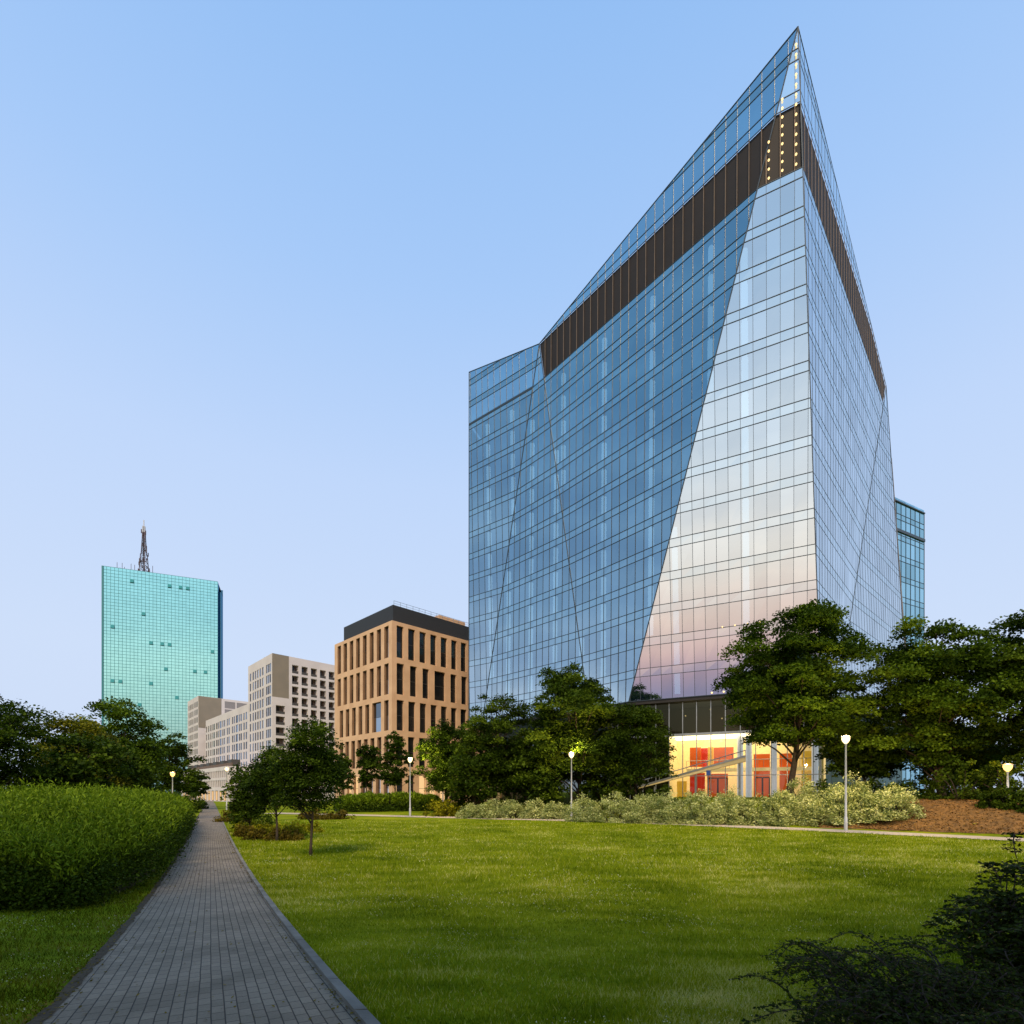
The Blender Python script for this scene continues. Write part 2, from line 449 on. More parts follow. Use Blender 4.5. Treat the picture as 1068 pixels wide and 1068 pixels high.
# soil edge on the left of the path, ragged
def rag(y): return pr(y) - PW - 0.03 - 0.06 * noise.noise(Vector((y * 1.3, 3, 0))) - 0.05 * noise.noise(Vector((y * 6, 1, 0)))
o = strip('soil_edge', list(np.arange(-3, 60, 0.12)), lambda y: rag(y) - 0.03,
          lambda y: pr(y) - PW + 0.05 + 0.05 * noise.noise(Vector((y * 5, 9, 0))), 0.028, M['soil'], nx=2)
tag(o, 'narrow strip of bare soil and dry leaves along the left path edge', 'soil', kind='structure')

# kerb on the right: metre-long edging slabs
mb = MB()
y = -3.0
while y < 120:
    y2 = y + 0.86
    q = []
    for yy in (y + 0.006, y2 - 0.006):
        x = pr(yy) + 0.01 * noise.noise(Vector((yy, 0, 0)))
        z = gz(x, yy)
        dz = 0.055 + 0.014 * noise.noise(Vector((int(y * 7) * 1.7, 5, 0)))
        q.append(((x, yy, z - 0.1), (x + 0.10, yy, z - 0.1), (x + 0.10, yy, z + dz), (x, yy, z + dz)))
    mb.hexa(q[0], q[1])
    y = y2
o = mb.build('kerb', M['concrete'])
tag(o, 'concrete edging slabs along the right side of the block path', 'kerb', kind='structure')

# far path
def ribbon(name, pts, w, lift, mat):
    pts = np.array(pts, float)
    d = np.hypot(*(np.diff(pts, axis=0)).T); s = np.concatenate([[0], np.cumsum(d)])
    ss = np.arange(0, s[-1], 0.6)
    px = np.interp(ss, s, pts[:, 0]); py = np.interp(ss, s, pts[:, 1])
    k = np.ones(9) / 9
    px[4:-4] = np.convolve(px, k, 'valid'); py[4:-4] = np.convolve(py, k, 'valid')
    tx = np.gradient(px); ty = np.gradient(py); l = np.hypot(tx, ty); nx, ny = -ty / l, tx / l
    v = []; f = []
    for i in range(len(ss)):
        for k in (-1, -0.33, 0.33, 1):
            x = px[i] + nx[i] * w / 2 * k; y = py[i] + ny[i] * w / 2 * k
            v.append((x, y, gz(x, y) + lift))
    for i in range(len(ss) - 1):
        for k in range(3):
            a = i * 4 + k
            f.append((a, a + 1, a + 5, a + 4))
    return quads(name, v, f, mat)
o = ribbon('far_path', FP[2:], 2.9, 0.02, M['sandpath'])
tag(o, 'pale path crossing behind the lawn in front of the variegated shrubs', 'path', kind='structure')

# bark mulch on the bank at the right
vs = []; fs = []
us = np.linspace(0, 1, 50); ws = np.linspace(2.6, 11, 26)
pa = np.array([(19.5, 36.8), (27.6, 27.6), (35, 19)])
for i, u in enumerate(us):
    p = pa[0] + (pa[1] - pa[0]) * u * 2 if u < 0.5 else pa[1] + (pa[2] - pa[1]) * (u - 0.5) * 2
    for w in ws:
        wv = w + 0.5 * noise.noise(Vector((u * 20, 0, 0))) * (1 if w < 4 else 0)
        x, y = p[0] + 0.74 * wv, p[1] + 0.67 * wv
        vs.append((x, y, gz(x, y) + 0.03 + 0.05 * noise.noise(Vector((x * 2, y * 2, 0)))))
nw = len(ws)
for i in range(len(us) - 1):
    for k in range(nw - 1):
        a = i * nw + k
        fs.append((a, a + 1, a + nw + 1, a + nw))
o = quads('mulch_bank', vs, fs, M['mulch'])
tag(o, 'brown bark mulch covering the sloping bank under the right trees', 'mulch', kind='structure')

n_ = 14000
uu = rng.random(n_); wv = 2.7 + 7.5 * rng.random(n_) ** 1.2
px_ = np.where(uu < 0.5, 19.5 + (27.6 - 19.5) * uu * 2, 27.6 + (35 - 27.6) * (uu - .5) * 2) + 0.74 * wv
py_ = np.where(uu < 0.5, 36.8 + (27.6 - 36.8) * uu * 2, 27.6 + (19 - 27.6) * (uu - .5) * 2) + 0.67 * wv
CH = np.stack([px_, py_, ground_z(px_, py_) + 0.05 + 0.04 * rng.random(n_)], -1)
# grass blades
def grass(name, n, region, label, mat='grass'):
    d = 2.2 * (48 / 2.2) ** (rng.random(n) ** 0.9)
    u = rng.random(n) * 2.3 - 1.2
    x = u * d; y = d
    ok = region(x, y)
    x = x[ok]; y = y[ok]; n = len(x)
    z = ground_z(x, y)
    sc = np.clip(y / 9, 0.75, 4.5)
    h = (0.035 + 0.035 * rng.random(n)) * np.clip(sc, 0.8, 1.7)
    h *= 0.75 + 0.5 * np.sin(x * 1.1 + np.sin(y * .7)) ** 2
    w = 0.0046 * sc * (0.7 + 0.6 * rng.random(n))
    a = rng.random(n) * 2 * np.pi
    lean = h * (0.2 + 0.7 * rng.random(n)); b = rng.random(n) * 2 * np.pi
    p0 = np.stack([x - np.cos(a) * w, y - np.sin(a) * w, z], -1)
    p1 = np.stack([x + np.cos(a) * w, y + np.sin(a) * w, z], -1)
    p2 = np.stack([x + np.cos(b) * lean, y + np.sin(b) * lean, z + h], -1)
    v = np.stack([p0, p1, p2], 1).reshape(-1, 3)
    f = np.arange(3 * n).reshape(-1, 3)
    t = np.repeat(np.clip(np.where(rng.random(n) < 0.04, 1.3, rng.normal(0.48, 0.24, n)), 0, 1.4), 3)
    return tag(quads(name, v, f, M[mat], tint=t), label, 'grass', kind='stuff')
right = lambda x, y: (x > 1.19 - 0.583 * y - 0.09 * np.maximum(0, np.sin(y * 4.1) * np.sin(y * 1.3)) ** 2) & (fp_dist(x, y) < -1.4)
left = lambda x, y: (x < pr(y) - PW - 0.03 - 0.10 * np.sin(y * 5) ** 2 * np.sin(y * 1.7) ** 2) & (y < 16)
grass('lawn_grass', 520000, right, 'short mown grass of the wide lawn right of the footpath')
grass('verge_grass', 300000, left, 'grass verge left of the footpath, shade painted into its colour', 'verge')

# clover flowers
def clover(n):
    d = 2.6 * (26 / 2.6) ** rng.random(n); x = (rng.random(n) * 2.3 - 1.2) * d; y = d
    ok = right(x, y) | left(x, y)
    patch = np.array([noise.noise(Vector((a * 0.35, b * 0.35, 4.0))) + 0.5 * noise.noise(Vector((a * 1.7, b * 1.7, 9.0))) for a, b in zip(x, y)])
    ok &= patch > 0.08
    x, y = x[ok], y[ok]
    return np.stack([x, y, ground_z(x, y) + 0.045 + 0.03 * rng.random(len(x))], -1)
CL = clover(26000)
# ------------------------------------------------------------------ foliage
def leaf_quads(c, size, up=0.5, along=None, slim=1.0):
    n = len(c)
    nrm = rng.normal(size=(n, 3)); nrm[:, 2] = np.abs(nrm[:, 2]) + up
    nrm /= np.linalg.norm(nrm, axis=1, keepdims=True)
    r = rng.normal(size=(n, 3)) if along is None else along
    t = r - nrm * np.sum(r * nrm, 1, keepdims=True)
    t /= np.linalg.norm(t, axis=1, keepdims=True) + 1e-9
    s = np.cross(nrm, t)
    L_ = size[:, None]; W = L_ * slim * (0.3 + 0.16 * rng.random((n, 1)))
    v = np.stack([c - t * L_ * 0.5, c + s * W, c + t * L_ * 0.5 - nrm * L_ * .12, c - s * W], 1).reshape(-1, 3)
    return v

def lobes(k):
    d = rng.normal(size=(k, 3)); d /= np.linalg.norm(d, axis=1, keepdims=True)
    return d, rng.uniform(-0.26, 0.20, k)

def crown_points(center, rad, n_cl, per, clump, flat=0.5, shell=2.4, top_heavy=0.0):
    d, a = lobes(9)
    cl = []
    while len(cl) < n_cl:
        p = rng.normal(size=3); p /= np.linalg.norm(p)
        k = 1 + np.sum(a * np.maximum(0, d @ p) ** 4)
        if rng.random() < 0.05: k *= 1.06
        q = p * (rng.random() ** (1 / shell)) * k
        if q[2] < -0.75 + 0.1 * rng.random(): continue
        q[2] += 0.0
        cl.append(np.array(center) + q * np.array(rad))
    cl = np.array(cl)
    sz = clump * (0.6 + 0.8 * rng.random(n_cl))
    cnt = np.maximum(6, (per * (sz / clump) ** 1.6).astype(int))
    idx = np.repeat(np.arange(n_cl), cnt)
    g = rng.normal(size=(len(idx), 3)); g /= np.linalg.norm(g, axis=1, keepdims=True)
    g[:, 2] = np.where(g[:, 2] < -0.35, -0.35 * rng.random(len(g)), g[:, 2])
    g = g * (rng.random((len(idx), 1)) ** 0.5) * 1.62 * np.array([1, 1, max(flat * 1.25, 0.5)])
    g += rng.normal(size=g.shape) * 0.10
    pts = cl[idx] + g * sz[idx][:, None] * 0.55
    rr = np.hypot(g[:, 0], g[:, 1])
    pts[:, 2] -= 0.10 * rr ** 2 * sz[idx]
    tint_c = rng.normal(0.40, 0.24, n_cl)
    tint = np.clip(tint_c[idx] + rng.normal(0, 0.13, len(idx)), 0, 1)
    return cl, pts, tint

def tree(name, label, x, y, height, rad, base_h, leaf, n_cl, per, leaf_size, trunk_r=0.2, group=None, clump=None, flat=0.45, ry=None, cat='tree', dx=0.0, bare=None):
    z0 = gz(x, y)
    t = empty(name, (x, y, z0), label, cat, group)
    cz = (height + base_h) / 2; rz = (height - base_h) / 2
    clump = clump or rad * 0.26
    cl, pts, tint = crown_points((x + dx, y, z0 + cz), (rad * 0.9, (ry or rad) * 0.9, rz * 0.95), n_cl, per, clump, flat)
    mb = MB()
    top = z0 + base_h + (height - base_h) * 0.72
    tp = []; tr = []
    for k in range(9):
        f = k / 8
        tp.append((x + dx * f * f + 0.05 * rad * math.sin(f * 5 + x), y + 0.05 * rad * math.cos(f * 4 + y), z0 - 0.15 + (top - z0 + 0.15) * f))
        tr.append(trunk_r * ((1.35 if k == 0 else 1.0) - 0.82 * f))
    mb.tube(tp, tr, 8)
    order = rng.permutation(len(cl))[: min(len(cl), 70)]
    for i in order:
        c = Vector(cl[i])
        hd = math.hypot(c.x - x, c.y - y)
        ht = min(max((c.z - z0) - hd * 0.75, base_h * 0.8), (top - z0) * 0.96)
        f = ht / (top - z0)
        k = min(7, int(f * 8)); a = Vector(tp[k]).lerp(Vector(tp[k + 1]), min(1, f * 8 - k))
        m1 = a.lerp(c, 0.45) + Vector((0, 0, hd * 0.10)); m2 = a.lerp(c, 0.78) + Vector((0, 0, hd * 0.07))
        r0 = trunk_r * 0.34 * (1 - 0.6 * f) + 0.012
        mb.tube([a, m1, m2, c], [r0, r0 * 0.7, r0 * 0.45, r0 * 0.2], 5)
    mb.build('trunk', M['bark'], t, smooth=True)
    sz = leaf_size * (0.65 + 0.7 * rng.random(len(pts)))
    v = leaf_quads(pts, sz)
    quads('crown', v, np.arange(len(v)).reshape(-1, 4), leaf, t, np.repeat(tint, 4))
    return t

def shrub(name, label, x, y, h, rx, ry, leaf, n, leaf_size, group=None, cat='shrub', bump=0.25, shell=3.2, up=0.4, clump=0.30, spiky=0.0, rot=0.0):
    z0 = gz(x, y)
    s = empty(name, (x, y, z0), label, cat, group)
    n_cl = int(min(90, max(24, n / 60)))
    d, a = lobes(12)
    p = rng.normal(size=(n_cl, 3)); p[:, 2] = np.abs(p[:, 2]) * 0.9 - 0.12
    p /= np.linalg.norm(p, axis=1, keepdims=True)
    k = (1 + (np.maximum(0, p @ d.T) ** 4) @ (a * bump * 3)) * rng.random(n_cl) ** (1 / shell)
    lx = p[:, 0] * k * rx; ly = p[:, 1] * k * ry
    cx = x + lx * math.cos(rot) - ly * math.sin(rot)
    cy = y + lx * math.sin(rot) + ly * math.cos(rot)
    cz = np.maximum(p[:, 2] * k * h * 0.9, 0.03 * h)
    cl = np.stack([cx, cy, ground_z(cx, cy) * 0.5 + z0 * 0.5 + cz], -1)
    idx = rng.integers(0, n_cl, n)
    cs = clump * min(rx, ry, h) * (0.6 + 0.8 * rng.random(n_cl))
    gg = rng.normal(size=(n, 3)); gg /= np.linalg.norm(gg, axis=1, keepdims=True)
    gg = gg * rng.random((n, 1)) ** 0.45 * 0.95 + rng.normal(size=(n, 3)) * 0.10
    pts = cl[idx] + gg * cs[idx][:, None] * np.array([1.0, 1.0, 0.85 + spiky])
    pts[:, 2] = np.maximum(pts[:, 2], z0 - 0.2 + 0.02 * h)
    tint = np.clip(rng.normal(0.45, 0.16, n_cl)[idx] + rng.normal(0, 0.16, n), 0, 1)
    v = leaf_quads(pts, leaf_size * (0.6 + 0.8 * rng.random(n)), up)
    quads('foliage', v, np.arange(len(v)).reshape(-1, 4), leaf, s, np.repeat(tint, 4))
    mb = MB()
    for i in range(min(26, n_cl)):
        c = Vector(cl[i]); b = Vector((x + 0.25 * (c.x - x), y + 0.25 * (c.y - y), z0 - 0.05))
        mid = b.lerp(c, 0.5) + Vector((0, 0, 0.08 * h))
        mb.tube([b, mid, c], [0.012 * h + .006, 0.009 * h + .004, 0.003], 4)
    mb.build('stems', M['twig'], s)
    return s

def hedge(name, label, prof, leaf, top_leaf, n, leaf_size, shoots=0, shoot_len=0.3, end=3.0, core=0.84, cat='hedge'):
    """long mass of shrubs; prof: list of (x_left, x_right, y, height); the near end rises as a ragged mound"""
    P = np.array(prof, float)
    y0, y1 = P[0, 2], P[-1, 2]
    xm = float(P[:, :2].mean()); ym = float(P[:, 2].mean())
    s = empty(name, (xm, ym, gz(xm, ym)), label, cat)
    def surf(q, th, k=1.0):
        """q along, th 0 (path side foot) .. pi (far side foot)"""
        xl = np.interp(q, P[:, 2], P[:, 0]); xr = np.interp(q, P[:, 2], P[:, 1]); h = np.interp(q, P[:, 2], P[:, 3])
        near = np.clip((q - y0) / end, 0, 1)
        nz = 0.42 + 0.58 * np.sin(near * np.pi / 2) ** 0.9
        nx_ = 0.93 + 0.07 * near
        ex = np.sign(np.cos(th)) * np.abs(np.cos(th)) ** 0.6; ez = np.abs(np.sin(th)) ** 0.5
        b = np.array([noise.noise(Vector((a * 3.0, c * 0.9, 2.0))) + 0.6 * noise.noise(Vector((a * 7.0, c * 2.1, 5.0))) for a, c in zip(ex * (xr - xl) / 8, q)])
        x0_ = xr - (1 - ex) * (xr - xl) / 2
        kk = k + 0.24 * b + 0.10 * np.array([noise.noise(Vector((a * 0.55, c * 0.38, 11.0))) for a, c in zip(x0_, q)])
        hw = (xr - xl) / 2
        x = xr - hw + ex * (hw - 0.55 + 0.55 * kk) * nx_
        z = ez * h * nz * kk
        return x, q, ground_z(x, q) + z, ez
    def rnd(m):
        q = y0 + (y1 - y0) * rng.random(m) ** 1.8
        u = rng.random(m)
        th = np.where(u < 0.35, rng.uniform(0.0, 0.7, m), np.arccos(rng.uniform(-1, 1, m)))
        # widen sampling to the top, which is very broad
        return q, th
    m_cl = max(80, n // 40)
    q, th = rnd(m_cl)
    x, yq, z, ez = surf(q, th, 0.97)
    idx = rng.integers(0, m_cl, n)
    cs = 0.17 + 0.14 * rng.random(m_cl)
    pts = np.stack([x, yq, z], -1)[idx] + rng.normal(size=(n, 3)) * cs[idx][:, None] * np.array([0.8, 0.8, 0.6])
    # front of the near end
    ne = n // 2
    m2 = max(60, ne // 45)
    ex = rng.uniform(P[0, 0], P[0, 1] + 0.05, m2); hz = rng.random(m2)
    ey = y0 + 0.45 * hz ** 1.5 + np.array([0.34 * noise.noise(Vector((a * 0.8, b * 1.8, 7))) + 0.55 * noise.noise(Vector((a * 0.45, 3.0, 1))) for a, b in zip(ex, hz)])
    cp = np.stack([ex, ey, ground_z(ex, ey) + 0.05 + hz * P[0, 3] * 0.46], -1)
    id2 = rng.integers(0, m2, ne)
    pe = cp[id2] + rng.normal(size=(ne, 3)) * np.array([0.22, 0.2, 0.13])
    tint = np.concatenate([np.clip(rng.normal(0.45, 0.2, m_cl), 0, 1)[idx], np.clip(rng.normal(0.3, 0.17, m2), 0, 1)[id2]])
    pts = np.concatenate([pts, pe])
    tint = np.clip(tint + rng.normal(0, 0.14, len(pts)), 0, 1)
    pts[:, 2] = np.maximum(pts[:, 2], ground_z(pts[:, 0], pts[:, 1]) + 0.03)
    dist = np.maximum(1, pts[:, 1] / 11)
    v = leaf_quads(pts, leaf_size * dist ** 0.5 * (0.6 + 0.8 * rng.random(len(pts))), 0.3)
    quads('foliage', v, np.arange(len(v)).reshape(-1, 4), leaf, s, np.repeat(tint, 4))
    # upright leafy shoots over the top and the upper flanks
    m = shoots
    q = y0 + 0.2 + (y1 - y0 - 0.2) * rng.random(m) ** 1.9
    th = np.where(rng.random(m) < 0.3, rng.uniform(0.12, 0.8, m), np.arccos(rng.uniform(-1, 0.98, m)))
    x, yq, z, ez = surf(q, th, 0.98)
    b = np.stack([x, yq, z - 0.08], -1)
    k = 6
    dirv = np.stack([rng.normal(0.12, 0.30, m), rng.normal(-0.1, 0.28, m), np.ones(m)], -1)
    dirv /= np.linalg.norm(dirv, axis=1, keepdims=True)
    lnn = shoot_len * (0.45 + 0.9 * rng.random(m) ** 1.5)
    pp = []; al = []
    for j in range(k):
        f = (j + 0.7) / k
        bend = np.stack([0.10 * f * f * np.ones(m), -0.05 * f * f * np.ones(m), np.zeros(m)], -1)
        pp.append(b + dirv * (lnn * f)[:, None] + bend + rng.normal(0, 0.012, (m, 3)))
        al.append(dirv + rng.normal(0, 0.24, (m, 3)))
    pp = np.concatenate(pp); al = np.concatenate(al)
    dist = np.maximum(1, pp[:, 1] / 11)
    tn = np.clip(np.tile(rng.normal(0.5, 0.2, m), k) + np.repeat(np.linspace(-0.12, 0.16, k), m), 0, 1)
    v2 = leaf_quads(pp, leaf_size * 2.3 * dist ** 0.5 * (0.6 + 0.6 * rng.random(len(pp))), 0.0, al, slim=0.34)
    quads('shoots', v2, np.arange(len(v2)).reshape(-1, 4), top_leaf, s, np.repeat(tn, 4))
    # solid dark core sheet, the hedge's inner shade put into its colour
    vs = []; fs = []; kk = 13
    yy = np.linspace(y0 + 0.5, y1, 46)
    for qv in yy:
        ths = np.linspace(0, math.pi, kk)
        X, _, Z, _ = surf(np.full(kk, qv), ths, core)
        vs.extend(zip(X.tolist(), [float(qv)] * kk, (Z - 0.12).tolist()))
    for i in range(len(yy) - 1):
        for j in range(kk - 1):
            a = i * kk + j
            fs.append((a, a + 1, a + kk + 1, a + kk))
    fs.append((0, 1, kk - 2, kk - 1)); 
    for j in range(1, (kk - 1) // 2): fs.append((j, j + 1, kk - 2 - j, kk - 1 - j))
    quads('stems', vs, fs, M['shade'], s)  # dark core sheet that blocks the view through, not separate stems
    return s

v = leaf_quads(CH, 0.05 + 0.09 * rng.random(len(CH)), 1.5)
tag(quads('bark_chips', v, np.arange(len(v)).reshape(-1, 4), M['chips'], tint=np.repeat(rng.random(len(CH)), 4)), 'loose bark chips and dry leaves lying on the bank', 'bark chips', kind='stuff')
v = leaf_quads(CL, 0.014 * np.clip(CL[:, 1] / 7, 0.8, 2.2) * (0.7 + 0.6 * rng.random(len(CL))), 0.6)
tag(quads('clover_flowers', v, np.arange(len(v)).reshape(-1, 4), M['clover'], tint=np.repeat(rng.random(len(CL)), 4)), 'tiny pale clover flowers dotted through the lawn', 'clover', kind='stuff')
# fallen leaves and grit on the path
n_ = 2200
py_ = 2.6 + 30 * rng.random(n_) ** 2.2
side = rng.random(n_)
off = np.where(side < 0.6, PW + 0.12 - np.abs(rng.normal(0, 0.16, n_)), np.where(side < 0.8, np.abs(rng.normal(0, 0.07, n_)), rng.random(n_) * PW))
px_ = pr(py_) - off
cz_ = np.stack([px_, py_, ground_z(px_, py_) + 0.032], -1)
v = leaf_quads(cz_, (0.012 + 0.028 * rng.random(n_)) * np.clip(py_ / 8, 1, 2), 4.0)
tag(quads('fallen_leaves', v, np.arange(len(v)).reshape(-1, 4), M['leaf_brown'], tint=np.repeat(rng.random(n_), 4)), 'small dry leaves and grit scattered along the path edges', 'fallen leaves', kind='stuff')
# --- left hedge beside the path
def hl(y): return pr(y) - PW
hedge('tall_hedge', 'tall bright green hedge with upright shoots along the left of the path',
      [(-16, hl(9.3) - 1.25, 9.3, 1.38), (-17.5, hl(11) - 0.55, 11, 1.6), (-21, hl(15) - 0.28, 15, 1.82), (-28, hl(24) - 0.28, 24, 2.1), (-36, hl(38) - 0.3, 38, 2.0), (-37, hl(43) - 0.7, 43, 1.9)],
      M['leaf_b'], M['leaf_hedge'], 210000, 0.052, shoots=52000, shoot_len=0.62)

# --- trees
tree('street_tree', 'broad spreading tree with layered crown before the lit lobby', 24.3, 45, 17.2, 6.5, 2.7, M['leaf_a'], 200, 440, 0.23, 0.30, clump=1.5, flat=0.36)
tree('street_tree', 'rounded tree behind the mulch bank, left of the tree cut by the frame', 33.6, 41.0, 15.3, 5.1, 0.6, M['leaf_a'], 190, 400, 0.22, 0.26, clump=1.3)
tree('street_tree', 'dark tree cut off by the right edge of the frame', 41.0, 38.5, 16.6, 5.0, 0.6, M['leaf_b'], 180, 380, 0.22, 0.26, clump=1.3)
tree('street_tree', 'tallest tree left of the lobby with a wide crown against the blue glass', 6.9, 55, 16.0, 6.4, 1.4, M['leaf_b'], 170, 380, 0.24, 0.26, clump=1.5, flat=0.4)
tree('street_tree', 'dark tree at the left foot of the glass tower', -1.8, 57, 14.0, 4.1, 1.2, M['leaf_b'], 110, 280, 0.21, 0.2, clump=1.2)
tree('street_tree', 'lower dark tree between the tallest tree and the lit lobby', 12.4, 53, 10.9, 4.1, 0.8, M['leaf_b'], 110, 280, 0.21, 0.2, clump=1.2)
tree('street_tree', 'lighter green tree beside the right end of the tan building', -7.6, 60, 11.6, 3.8, 0.8, M['leaf_a'], 100, 260, 0.23, 0.18, clump=1.2)
tree('street_tree', 'low bushy tree under the crowns between lamp and tan building', -3.9, 56, 8.4, 3.6, 0.6, M['leaf_b'], 90, 130, 0.30, 0.16, clump=1.2)
tree('street_tree', 'low bushy tree behind the lamp left of the lobby', 3.2, 55.0, 7.2, 3.2, 0.5, M['leaf_b'], 90, 130, 0.28, 0.16, clump=1.2)
tree('street_tree', 'small dark tree directly behind the tall lamp right of the lobby', 28.6, 44.5, 6.2, 2.0, 1.2, M['leaf_b'], 40, 90, 0.25, 0.1, clump=0.8)
tree('street_tree', 'small tree under the big crowns by the lobby end', 31.0, 46.0, 7.4, 3.0, 1.0, M['leaf_a'], 60, 110, 0.27, 0.12, clump=1.0)
tree('young_tree', 'slim young tree before the middle of the tan facade', -18.6, 82, 12.0, 2.9, 1.6, M['leaf_b'], 60, 90, 0.38, 0.14, clump=1.0)
tree('young_tree', 'slim young tree before the left edge of the tan facade', -23.2, 83, 11.0, 2.4, 1.6, M['leaf_b'], 50, 90, 0.38, 0.14, clump=0.9)
tree('young_tree', 'slim young tree before the pale apartment tower', -28.5, 86, 10.0, 2.4, 1.5, M['leaf_b'], 50, 90, 0.38, 0.14, clump=0.9)
# lawn trees
tree('young_tree', 'young lawn tree with a dense oval crown, nearest to the camera', -7.6, 19.7, 5.2, 1.45, 1.15, M['leaf_b'], 120, 230, 0.085, 0.062, clump=0.48, flat=0.6)
tree('young_tree', 'young lawn tree just left of and behind the nearest one', -12.1, 26.6, 4.85, 1.35, 1.2, M['leaf_b'], 90, 180, 0.105, 0.07, clump=0.55, flat=0.6)
tree('young_tree', 'small bushy lawn tree furthest left, by the path', -15.9, 31.5, 4.3, 1.2, 0.35, M['leaf_b'], 80, 110, 0.15, 0.05, clump=0.55, flat=0.6)
# left trees behind the hedge
tree('park_tree', 'dark tree at the left edge of the frame behind the hedge', -28.0, 27.5, 9.0, 2.9, 1.2, M['leaf_b'], 120, 260, 0.14, 0.15, clump=0.95)
tree('park_tree', 'yellowish tree behind the hedge near the left edge', -31.8, 38, 8.9, 2.9, 1.0, M['leaf_c'], 110, 260, 0.18, 0.15, clump=1.1)
tree('park_tree', 'rounded green tree before the lower left of the teal tower', -34.6, 46, 11.0, 3.7, 1.0, M['leaf_a'], 120, 260, 0.20, 0.16, clump=1.2)
tree('park_tree', 'dark lower tree before the foot of the teal tower', -49.2, 75, 11.8, 4.3, 0.8, M['leaf_b'], 110, 120, 0.30, 0.16, clump=1.1)
tree('park_tree', 'low dark tree right behind the middle of the hedge', -31.5, 41, 6.5, 3.2, 0.5, M['leaf_b'], 90, 120, 0.25, 0.14, clump=1.1)
tree('park_tree', 'low dark tree behind the hedge under the yellowish tree', -25.8, 31, 6.3, 2.6, 0.5, M['leaf_b'], 90, 120, 0.22, 0.14, clump=0.95)
tree('street_tree', 'low bushy tree just right of the tall lamp under the rounded tree', 33.5, 50, 8.6, 3.6, 0.4, M['leaf_b'], 90, 150, 0.26, 0.14, clump=1.2)
tree('street_tree', 'low bushy tree behind the orange lamp at the right edge', 44.5, 49, 8.6, 3.8, 0.4, M['leaf_b'], 90, 150, 0.26, 0.14, clump=1.2)
tree('street_tree', 'low bushy tree filling the right edge behind the mulch bank', 39.0, 46, 7.6, 3.6, 0.4, M['leaf_b'], 90, 150, 0.25, 0.14, clump=1.2)
tree('street_tree', 'low bushy tree filling the gap right of the lamp left of the lobby', 9.8, 54.5, 8.6, 3.5, 0.4, M['leaf_b'], 90, 150, 0.27, 0.14, clump=1.2)
tree('street_tree', 'mid height tree between the lobby side group and the dark tree at the tower foot', 1.4, 57.0, 10.5, 3.6, 0.6, M['leaf_b'], 90, 180, 0.27, 0.15, clump=1.2)
# unseen trees added behind the camera to darken the near ground
for (x, y, h, r_) in ((-7.5, -3.8, 15, 4.8), (0.5, -5.5, 14, 4.6), (9, -4.5, 14.5, 5.0)):
    tree('park_tree', 'unseen tree added behind the viewpoint to shade the foreground', x, y, h, r_, 5.0, M['leaf_b'], 110, 60, 0.6, 0.3, 'unseen trees added for shade behind the viewpoint', clump=1.7)
tree('park_tree', 'small round tree at the far left bend of the path', -55.5, 91, 6.4, 2.1, 1.4, M['leaf_b'], 50, 80, 0.38, 0.12, clump=0.8)

# --- variegated shrubs
var_g = 'variegated shrubs behind the far path'
row = []
for i in range(12):
    f = i / 11
    s = 612 + (945 - 612) * f
    d = 44.6 - 9.0 * f
    row.append((s, d))
for i, (px, d) in enumerate(row):
    x = (px - 534) * d / 541
    h = 2.65 + 0.35 * math.sin(i * 2.1) + 0.2 * random.random()
    shrub('variegated_shrub', 'pale cream leaved shrub in the long row below the lobby and big tree', x, d + 1.1, h, 1.75, 1.5, M['leaf_var'], 8500, 0.115, var_g, rot=random.random() * 3)
for i, (px, d) in enumerate([(690, 44.5), (730, 43), (770, 41.5), (850, 40), (905, 38.2)]):
    x = (px - 534) * d / 541
    shrub('variegated_shrub', 'pale cream leaved shrub in the long row below the lobby and big tree', x, d + 1.6, 2.9 + 0.3 * random.random(), 1.8, 1.5, M['leaf_var'], 7000, 0.12, var_g, rot=random.random() * 3)
for i, px in enumerate([492, 512, 534, 556, 578, 600]):
    d = 52.5 - 0.02 * (px - 490)
    x = (px - 534) * d / 541
    h = [1.5, 1.9, 2.5, 2.3, 1.9, 1.8][i]
    shrub('variegated_shrub', 'pale cream leaved shrub in the short row left of the middle lamp', x, d, h, 1.6, 1.4, M['leaf_var'], 6000, 0.135, 'variegated shrubs left of the middle lamp', rot=random.random() * 3)
shrub('rounded_shrub', 'rounded yellow green shrub between the left lamp and the cream shrubs', (463 - 534) * 56 / 541, 56, 2.2, 2.0, 1.5, M['leaf_gold'], 3600, 0.17)
# dark shrubs on the bank
for i, (px, d) in enumerate([(862, 44), (905, 43), (940, 42), (985, 41), (1030, 40), (1075, 38), (1005, 37.5), (1050, 36.2)]):
    x = (px - 534) * d / 541
    shrub('dark_shrub', 'dark green shrub on the bank under the right hand trees', x, d, (1.5 if px < 960 else 2.9) + 0.8 * random.random(), 2.1, 1.4, M['leaf_b'], 2600, 0.19, 'dark shrubs under the right trees')
for px, d, h_ in ((1052, 33.6, 1.5), (1036, 34.3, 1.3), (1075, 32.6, 1.6)):
    shrub('dark_shrub', 'dark green shrub on the bank under the right hand trees', (px - 534) * d / 541, d, h_, 1.0, 0.8, M['leaf_b'], 2200, 0.15, 'dark shrubs under the right trees')
# dark shrubs under the left-centre trees
for i, (px, d) in enumerate([(470, 58), (500, 57.5), (530, 57), (562, 57), (620, 54), (655, 52), (690, 50)]):
    x = (px - 534) * d / 541
    shrub('dark_shrub', 'dark green shrub under the trees left of the lobby', x, d + 0.5, 3.1 + 0.8 * random.random(), 2.3, 1.4, M['leaf_b'], 2200, 0.22, 'dark shrubs under the left-centre trees')
